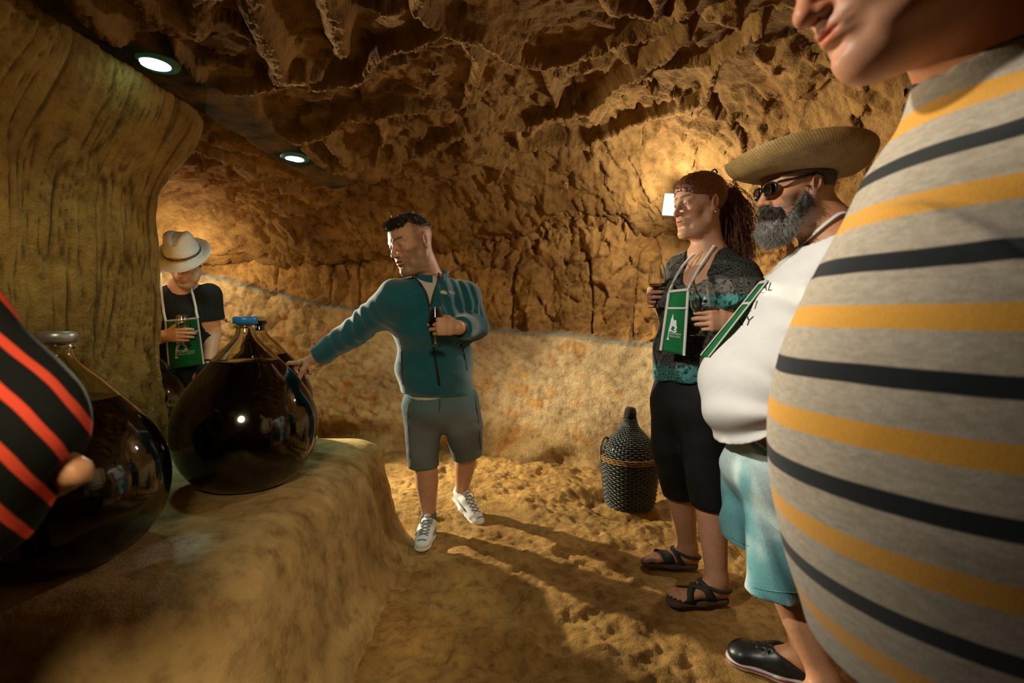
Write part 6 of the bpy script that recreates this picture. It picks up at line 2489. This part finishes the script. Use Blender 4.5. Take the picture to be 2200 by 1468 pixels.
blob('jeans', J, *bbox(pel, hipR, hipL, A3(g[0], g[1], 0.05), pad=0.2), 0.009, JNB, PM)
for hp2, sx in ((hipR, -0.02), (hipL, 0.03)):
    Z = Field()
    Z.econe(A3(hp2[0] + sx, hp2[1] + 0.05, 0.04), A3(hp2[0] + sx, hp2[1] - 0.17, 0.03), (0.042, 0.045), (0.045, 0.032), A3(1, 0, 0), 0.02)
    Z.cut(A3(0, 0, 0.002), A3(0, 0, -1), 0.003)
    blob('shoe', Z, *bbox(A3(hp2[0] + sx, hp2[1], 0.05), pad=0.27), 0.008, BLACKZ, PM)
V, F_ = tube(band_around(F, wrL + (elL - wrL) * 0.05, nrm(wrL - elL), 0.1, 24, 0.002), 0.007, 8, closed=True)
mk('bracelet', V, F_, BLACKZ, PM, label='black bracelet')
V, F_ = tube(band_around(F, wrR + hxR * 0.118 - A3(0, 0, 0.008) , nrm(A3(0.85, 0.3, 0)), 0.0, 4, 0.0), 0.001, 4) if False else (None, None)

# trilby
HATW = cloth_mat('white_hat_weave', (0.66, 0.62, 0.54), (0.74, 0.71, 0.64), 260, 0.85, 0.35)
HATB = NT('brown_braid').set(Roughness=0.6)
_n = HATB.noise(HATB.coord('Object'), 160, 2)
HATB.color(HATB.ramp(_n, [(0.4, (0.03, 0.016, 0.008)), (0.6, (0.16, 0.095, 0.05))]))
HATB.bump(_n, 0.5, 0.004)


def trilby(x, y, z, r, t):
    # pinched crown with a lengthwise dent, brim down in front and up behind
    up = sstep(0.03, 0.10, z)
    x2 = x * (1 - 0.10 * up)
    y2 = y * (1 - 0.16 * up * sstep(-0.02, 0.07, x))
    z2 = z - 0.024 * sstep(0.09, 0.115, z) * np.exp(-(y / 0.028) ** 2) - 0.012 * up * sstep(0.0, 0.08, x)
    # pinch at the front sides
    y2 = y2 * (1 - 0.12 * up * np.exp(-((x - 0.06) / 0.035) ** 2))
    k = sstep(0.098, 0.135, r)
    z2 = z2 + k * (-0.022 * np.cos(t) + 0.010 * np.abs(np.sin(t)) ** 2 - 0.006)
    return x2, y2, z2


tp = [(0.0005, 0.124), (0.030, 0.124), (0.056, 0.119), (0.070, 0.104), (0.079, 0.07), (0.086, 0.03), (0.090, 0.002), (0.096, -0.004), (0.115, -0.004), (0.136, -0.003), (0.140, -0.0035), (0.1395, -0.006), (0.115, -0.0075), (0.097, -0.0075)]
hofs, htl = (-0.012, 0, 0.052), 0.04
V, F_, uv = hat_mesh(hp_, hofs, tp, 120, (1.12, 1.0), trilby, htl)
hat = mk('trilby_hat', V, F_, HATW, PM, label='white trilby with a thin brown braid')
V, F_, uv = hat_mesh(hp_, hofs, [(0.0905, 0.003), (0.0935, 0.006), (0.0925, 0.015), (0.0885, 0.017)], 120, (1.12, 1.0), trilby, htl)
mk('hat_band', V, F_, HATB.m, hat)
# his glass
gx = wrR + hxR * 0.098 - hzR * 0.038 - A3(0, 0, 0.052)
wine_glass(gx, nrm(A3(-0.04, -0.05, 1)), 1.06, 'nearly empty tasting glass held by the man in the white trilby', 0.078)
# pouch and straps
CBP = Field().fn(TS.ev, 0.0).fn(F.ev, 0.0)
tl, tr = P(356, 690, 2.95), P(425, 684, 2.95)
brr, bll = P(438, 782, 2.97), P(364, 794, 2.97)
sA = np.concatenate([on_surf(CBP, spline([(345, 585), (346, 620), (350, 655)], 14), 2.2, 0.008, 3.8), np.linspace(P(352, 672, 2.97), tl, 5)])
sB = np.concatenate([on_surf(CBP, spline([(410, 619), (415, 636), (421, 662)], 14), 2.2, 0.010, 3.8), np.linspace(P(422, 672, 2.97), tr, 5)])
pouch((tl, tr, brr, bll), 'green pouch with white edging worn by the man in the white trilby', [sA, sB], nrm(CAMP - che), 0.013, 0.012, split=0.28)

# ================================================================== 5. man in the striped shirt, close to the camera
g = P(2090, 900, 0.62)
g[2] = 0.0
SM = thing('person', g, 'man in a beige polo shirt with yellow and black stripes, close at the right edge', 'person')
hs = Head(P(1893, -98, 0.60), (-0.90, 0.06, -0.40), (-0.40, 0.0, 0.90), 0.96)
SKS = SK_TAN * A3(1.15, 1.0, 0.95)
AX = [P(2280, 190, .63), P(2245, 350, .63), P(2165, 520, .62), P(2095, 700, .62), P(2050, 900, .62), P(2045, 1020, .62), P(2078, 1200, .62), P(2145, 1468, .62), P(2190, 1640, .62)]
RX = [0.105, 0.148, 0.158, 0.172, 0.180, 0.181, 0.182, 0.178, 0.175]
nbs = P(2150, 110, 0.62)
Yd = A3(0, 1, 0)
F = Field()
hs.build(F, nose=1.25, jowl=1.25, lips=0.8, squint=0.5)
F.cone(hs.T(-0.03, 0, -0.05), nbs, 0.062, 0.072, 0.04)
F.chain([nbs] + AX[1:], [0.07] + [r * 0.8 for r in RX[1:]], 0.04)
shN, shF = P(2400, 330, 0.49), P(2250, 280, 0.83)
elN, wrN = P(2500, 800, 0.50), P(2480, 1150, 0.52)
elF, wrF = P(2150, 800, 0.86), P(2050, 1000, 0.84)
F.chain([nbs, shN, elN, wrN], [0.06, 0.056, 0.045, 0.032], 0.04)
F.chain([nbs, shF, elF, wrF], [0.06, 0.056, 0.045, 0.032], 0.04)
hand(F, wrN, (-0.1, 0.05, -1), (0.2, -0.95, 0), -1, 1.0)
hand(F, wrF, (-0.2, 0.05, -1), (0.2, 0.95, 0), 1, 1.0)
px_, py_ = AX[-1][0] + 0.05, AX[-1][1]
for dy in (-0.10, 0.10):
    F.chain([A3(px_, py_ + dy, 0.72), A3(px_ - 0.02, py_ + dy, 0.44), A3(px_ + 0.02, py_ + dy, 0.09)], [0.09, 0.06, 0.042], 0.04)
    F.cone(A3(px_ + 0.03, py_ + dy, 0.035), A3(px_ - 0.14, py_ + dy, 0.025), 0.034, 0.026, 0.03)
b_lo, b_hi = bbox(hs.c, nbs, shN, shF, elN, elF, wrN - A3(0, 0, .15), A3(px_, py_, 0.0), *AX, pad=0.22)
body('body', F, b_lo, b_hi, 0.010, [(*bbox(hs.c, pad=0.165), 0.0026), (*bbox(nbs, pad=0.12), 0.005)], SKIN, SM,
     lambda V: hs.tint(V, skin_c(SKS)(V), fade=(0.16, 0.13, 0.11), brow=(0.12, 0.09, 0.07), stubble=0.3, stub_col=(0.26, 0.18, 0.13)))
hs.eyes(SM, look=(1, 0, -0.3))


def stripe_mat():
    t = NT('striped_pique').set(Roughness=0.95)
    t.b.inputs['Specular IOR Level'].default_value = 0.15
    t.b.inputs['Sheen Weight'].default_value = 0.2
    co = t.coord('Object')
    sx = t.n('ShaderNodeSeparateXYZ')
    t.l(co, sx.inputs[0])
    w = t.noise(co, 5, 2)
    z = t.math('ADD', sx.outputs[2], t.math('MULTIPLY', t.math('SUBTRACT', w, 0.5), 0.010))
    f = t.math('FRACT', t.math('DIVIDE', t.math('SUBTRACT', z, 1.041 - 0.128 * 8.5), 0.128))
    d = t.math('ABSOLUTE', t.math('SUBTRACT', f, 0.5))
    blk = t.ramp(d, [(0.078, (1, 1, 1)), (0.092, (0, 0, 0))])
    yel = t.ramp(d, [(0.388, (0, 0, 0)), (0.402, (1, 1, 1))])
    g_ = t.noise(co, 380, 3, 0.7)
    h_ = t.noise(t.coord('Object', (1, 1, 3)), 60, 3, 0.6)
    base = t.mix(t.ramp(h_, [(0.35, (0, 0, 0)), (0.65, (1, 1, 1))]), (0.27, 0.225, 0.165), (0.345, 0.30, 0.235))
    c = t.mix(blk, base, (0.008, 0.010, 0.012))
    c = t.mix(yel, c, (0.50, 0.245, 0.035))
    c = t.mix(0.35, c, t.ramp(g_, [(0.3, (0.5, 0.5, 0.5)), (0.7, (1.4, 1.4, 1.4))]), 'MULTIPLY')
    t.color(c)
    t.bump(g_, 0.3, 0.0015)
    return t.m


ST_M = stripe_mat()
S = Field()
S.fn(lambda p: 1e3 * np.ones(len(p)), 0)
for i in range(len(AX) - 1):
    S.econe(AX[i], AX[i + 1], (RX[i] * 1.14, RX[i]), (RX[i + 1] * 1.14, RX[i + 1]), Yd, 0.06 if i else 0.0)
S.cone(nbs - A3(0, 0, 0.03), AX[1], 0.088, 0.13, 0.05)
S.chain([AX[0] - A3(0, 0, 0.02), shN, shN * 0.35 + elN * 0.65], [0.085, 0.086, 0.076], 0.035)
S.chain([AX[0] - A3(0, 0, 0.02), shF, shF * 0.35 + elF * 0.65], [0.085, 0.086, 0.078], 0.035)
S.disp(wrinkle((0.3, 0.4, 0.8), 5, -0.010, 300, 0.35))
S.disp(lambda p: -0.010 * np.exp(-((((p - P(2085, 400, 0.47)) @ nrm(A3(0.90, 0, 0.42)))) / 0.010) ** 2) * sstep(0.16, 0.06, np.linalg.norm(p - P(2085, 400, 0.47), axis=1)))
S.hcut(shN * 0.4 + elN * 0.6, elN - shN, 0.12, 0.006)
S.hcut(shF * 0.4 + elF * 0.6, elF - shF, 0.12, 0.006)
S.cone(nbs + A3(0.01, 0, 0.0), hs.T(-0.04, 0, -0.03), 0.077, 0.10, 0.006, 's')
S.cut(A3(0, 0, 0.66), A3(0, 0, -1), 0.008)
blob('polo_shirt', S, *bbox(*AX, shN, shF, nbs, pad=0.26), 0.0068, ST_M, SM)
V, F_ = collar(nbs - A3(-0.012, 0, 0.028), nrm(A3(-0.35, 0, 1)), A3(-1, 0, 0), 0.083, 0.045, 0.25, th=0.005)
mk('collar', V, F_, ST_M, SM)
TRS = cloth_mat('dark_trousers', (0.02, 0.022, 0.025), (0.03, 0.032, 0.036), 400)
J = Field()
J.econe(A3(px_, py_, 0.80), A3(px_, py_, 0.66), (0.16, 0.165), (0.165, 0.165), Yd, 0.04)
for dy in (-0.10, 0.10):
    J.chain([A3(px_, py_ + dy, 0.70), A3(px_ - 0.02, py_ + dy, 0.44), A3(px_ + 0.02, py_ + dy, 0.05)], [0.105, 0.085, 0.075], 0.04)
J.cut(A3(0, 0, 0.04), A3(0, 0, -1), 0.004)
blob('trousers', J, *bbox(A3(px_, py_, 0.8), A3(px_, py_, 0.04), pad=0.24), 0.011, TRS, SM)
for dy in (-0.10, 0.10):
    Z = Field()
    Z.econe(A3(px_ + 0.05, py_ + dy, 0.04), A3(px_ - 0.17, py_ + dy, 0.03), (0.042, 0.045), (0.045, 0.032), Yd, 0.02)
    Z.cut(A3(0, 0, 0.002), A3(0, 0, -1), 0.003)
    blob('shoe', Z, *bbox(A3(px_, py_ + dy, 0.05), pad=0.27), 0.009, BLACKZ, SM)
HS = Field()
HS.ell(hs.T(-0.020, 0, 0.032), np.array((0.0985, 0.0790, 0.086)) * hs.sc, hs.M, 0.01)
HS.hcut(hs.T(0.040, 0, 0.0), hs.M @ A3(1, 0, -0.5), 0.2, 0.006)
HS.hcut(hs.T(-0.075, 0, -0.02), hs.M @ A3(-0.1, 0, -1), 0.2, 0.008)
blob('hair', HS, *bbox(hs.c, pad=0.15), 0.006, HGR, SM, label='short grey hair')

# ================================================================== 6. person in black with red stripes, at the left edge
g = P(-260, 900, 0.52)
g[2] = 0.0
LM = thing('person', g, 'person in a black top with coral red stripes leaning in at the left edge', 'person')
DL = 0.52
c0, c1, c2 = P(-190, 690, DL), P(-38, 915, DL), P(-85, 1075, DL)
tor = [P(-360, 560, .62), P(-400, 820, .64), P(-420, 1060, .64)]
hipz = A3(tor[2][0] - 0.03, tor[2][1], 0.72)
F = Field()
hl = Head(P(-470, 150, 0.62), (0.80, 0.50, -0.30), (0.2, 0.1, 1), 0.95)
hl.build(F, fem=0.8)
F.cone(hl.T(-0.03, 0, -0.05), tor[0], 0.05, 0.06, 0.03)
F.chain(tor + [hipz], [0.10, 0.12, 0.12, 0.13], 0.05)
el_, wr_ = P(166, 1014, 0.545), P(-60, 1120, 0.68)
F.chain([tor[0], c0, P(30, 960, 0.54), el_, wr_], [0.05, 0.035, 0.022, 0.0165, 0.024], 0.01)
hand(F, wr_, nrm(A3(-0.95, 0.3, -0.05)), (0, 0, 1), 1, 0.85, curls=[(0.5, 0.9, 0.6)] * 4)
for dy in (-0.09, 0.09):
    F.chain([A3(hipz[0] + dy, hipz[1], 0.70), A3(hipz[0] + dy, hipz[1] - 0.02, 0.42), A3(hipz[0] + dy, hipz[1] - 0.04, 0.09)], [0.085, 0.055, 0.04], 0.04)
    F.cone(A3(hipz[0] + dy, hipz[1] - 0.05, 0.035), A3(hipz[0] + dy + 0.03, hipz[1] + 0.10, 0.025), 0.034, 0.026, 0.03)
body('body', F, *bbox(hl.c, *tor, hipz, el_, c1, wr_ + A3(-.2, .1, 0), A3(hipz[0], hipz[1], 0.0), pad=0.2), 0.010, [(*bbox(hl.c, pad=0.15), 0.0035), (*bbox(wr_, wr_ + A3(-.14, .05, 0), pad=0.09), 0.0035)], SKIN, LM,
     lambda V: hl.tint(V, skin_c(SK_TAN * A3(1.05, 1.05, 1.0))(V), brow=(0.05, 0.03, 0.02)))
hl.eyes(LM)
HB = Field()
HB.ell(hl.T(-0.022, 0, 0.040), np.array((0.106, 0.086, 0.094)) * hl.sc, hl.M, 0.01)
HB.cone(hl.T(-0.06, 0, 0.0), hl.T(-0.085, 0, -0.13), 0.06, 0.05, 0.03)
HB.hcut(hl.T(0.05, 0, 0.05), hl.M @ A3(0.9, 0, -0.4), 0.2, 0.006)
blob('hair', HB, *bbox(hl.c, pad=0.2), 0.007, HAIR_D, LM)


def red_stripe_mat():
    t = NT('red_striped_knit').set(Roughness=0.95)
    t.b.inputs['Specular IOR Level'].default_value = 0.15
    co = t.coord('Object')
    o = P(50, 900, DL - 0.07) - g
    mp = t.n('ShaderNodeVectorMath', _operation='SUBTRACT')
    mp.inputs[1].default_value = tuple(o)
    t.l(co, mp.inputs[0])
    dp = t.n('ShaderNodeVectorMath', _operation='DOT_PRODUCT')
    dp.inputs[1].default_value = tuple(nrm(A3(0.48, 0.685, 0.55)))
    t.l(mp.outputs[0], dp.inputs[0])
    ln = t.n('ShaderNodeVectorMath', _operation='DOT_PRODUCT')
    ln.inputs[1].default_value = tuple(nrm(A3(0.74, 0.0, -0.67)))
    t.l(mp.outputs[0], ln.inputs[0])
    v = t.math('ADD', dp.outputs['Value'], t.math('MULTIPLY', t.math('MULTIPLY', ln.outputs['Value'], ln.outputs['Value']), -0.1))
    v = t.math('ADD', v, t.math('MULTIPLY', t.noise(co, 9, 2), 0.012))
    f = t.math('FRACT', t.math('ADD', t.math('DIVIDE', v, 0.0345), 20.15))
    d = t.math('ABSOLUTE', t.math('SUBTRACT', f, 0.5))
    m = t.ramp(d, [(0.125, (1, 1, 1)), (0.15, (0, 0, 0))])
    m = t.math('MULTIPLY', m, t.math('LESS_THAN', v, 0.105))
    t.color(t.mix(m, (0.010, 0.011, 0.010), (0.80, 0.085, 0.04)))
    t.bump(t.noise(co, 380, 2), 0.3, 0.0015)
    return t.m


T_ = Field()
T_.chain(tor + [hipz], [0.13, 0.15, 0.15, 0.15], 0.05)
T_.cone(tor[0], c0, 0.085, 0.062, 0.05)
T_.cone(c0, c1, 0.060, 0.076, 0.05)
T_.cone(c1, c2, 0.076, 0.072, 0.05)
T_.cone(c0 - A3(0.05, 0, 0.02), c2 - A3(0.06, 0, 0.0), 0.08, 0.085, 0.05)
T_.cone(hl.T(-0.03, 0, -0.10), hl.T(0, 0, 0.05), 0.07, 0.09, 0.005, 's')
T_.disp(wrinkle((0.5, 0.2, -0.7), 8, -0.006, 330, 0.4))
# sleeve opening to the right
T_.cone(P(152, 1014, 0.545), P(230, 1014, 0.54), 0.022, 0.030, 0.004, 's')
T_.cut(A3(0, 0, 0.62), A3(0, 0, -1), 0.006)
blob('striped_top', T_, *bbox(*tor, hipz, c0, c1, c2, pad=0.2), 0.0075, red_stripe_mat(), LM)
J = Field()
J.cone(hipz + A3(0, 0, 0.0), hipz - A3(0, 0, 0.05), 0.145, 0.15, 0.03)
for dy in (-0.09, 0.09):
    J.chain([A3(hipz[0] + dy, hipz[1], 0.68), A3(hipz[0] + dy, hipz[1] - 0.02, 0.42), A3(hipz[0] + dy, hipz[1] - 0.04, 0.05)], [0.10, 0.08, 0.07], 0.04)
J.cut(A3(0, 0, 0.03), A3(0, 0, -1), 0.004)
blob('trousers', J, *bbox(hipz, A3(hipz[0], hipz[1], 0.04), pad=0.22), 0.011, TRS, LM)
for dy in (-0.09, 0.09):
    Z = Field()
    Z.econe(A3(hipz[0] + dy, hipz[1] - 0.07, 0.04), A3(hipz[0] + dy + 0.03, hipz[1] + 0.14, 0.03), (0.042, 0.045), (0.045, 0.032), A3(1, 0, 0), 0.02)
    Z.cut(A3(0, 0, 0.002), A3(0, 0, -1), 0.003)
    blob('shoe', Z, *bbox(A3(hipz[0] + dy, hipz[1], 0.05), pad=0.27), 0.009, BLACKZ, LM)
print('script seconds', time.time() - T00)
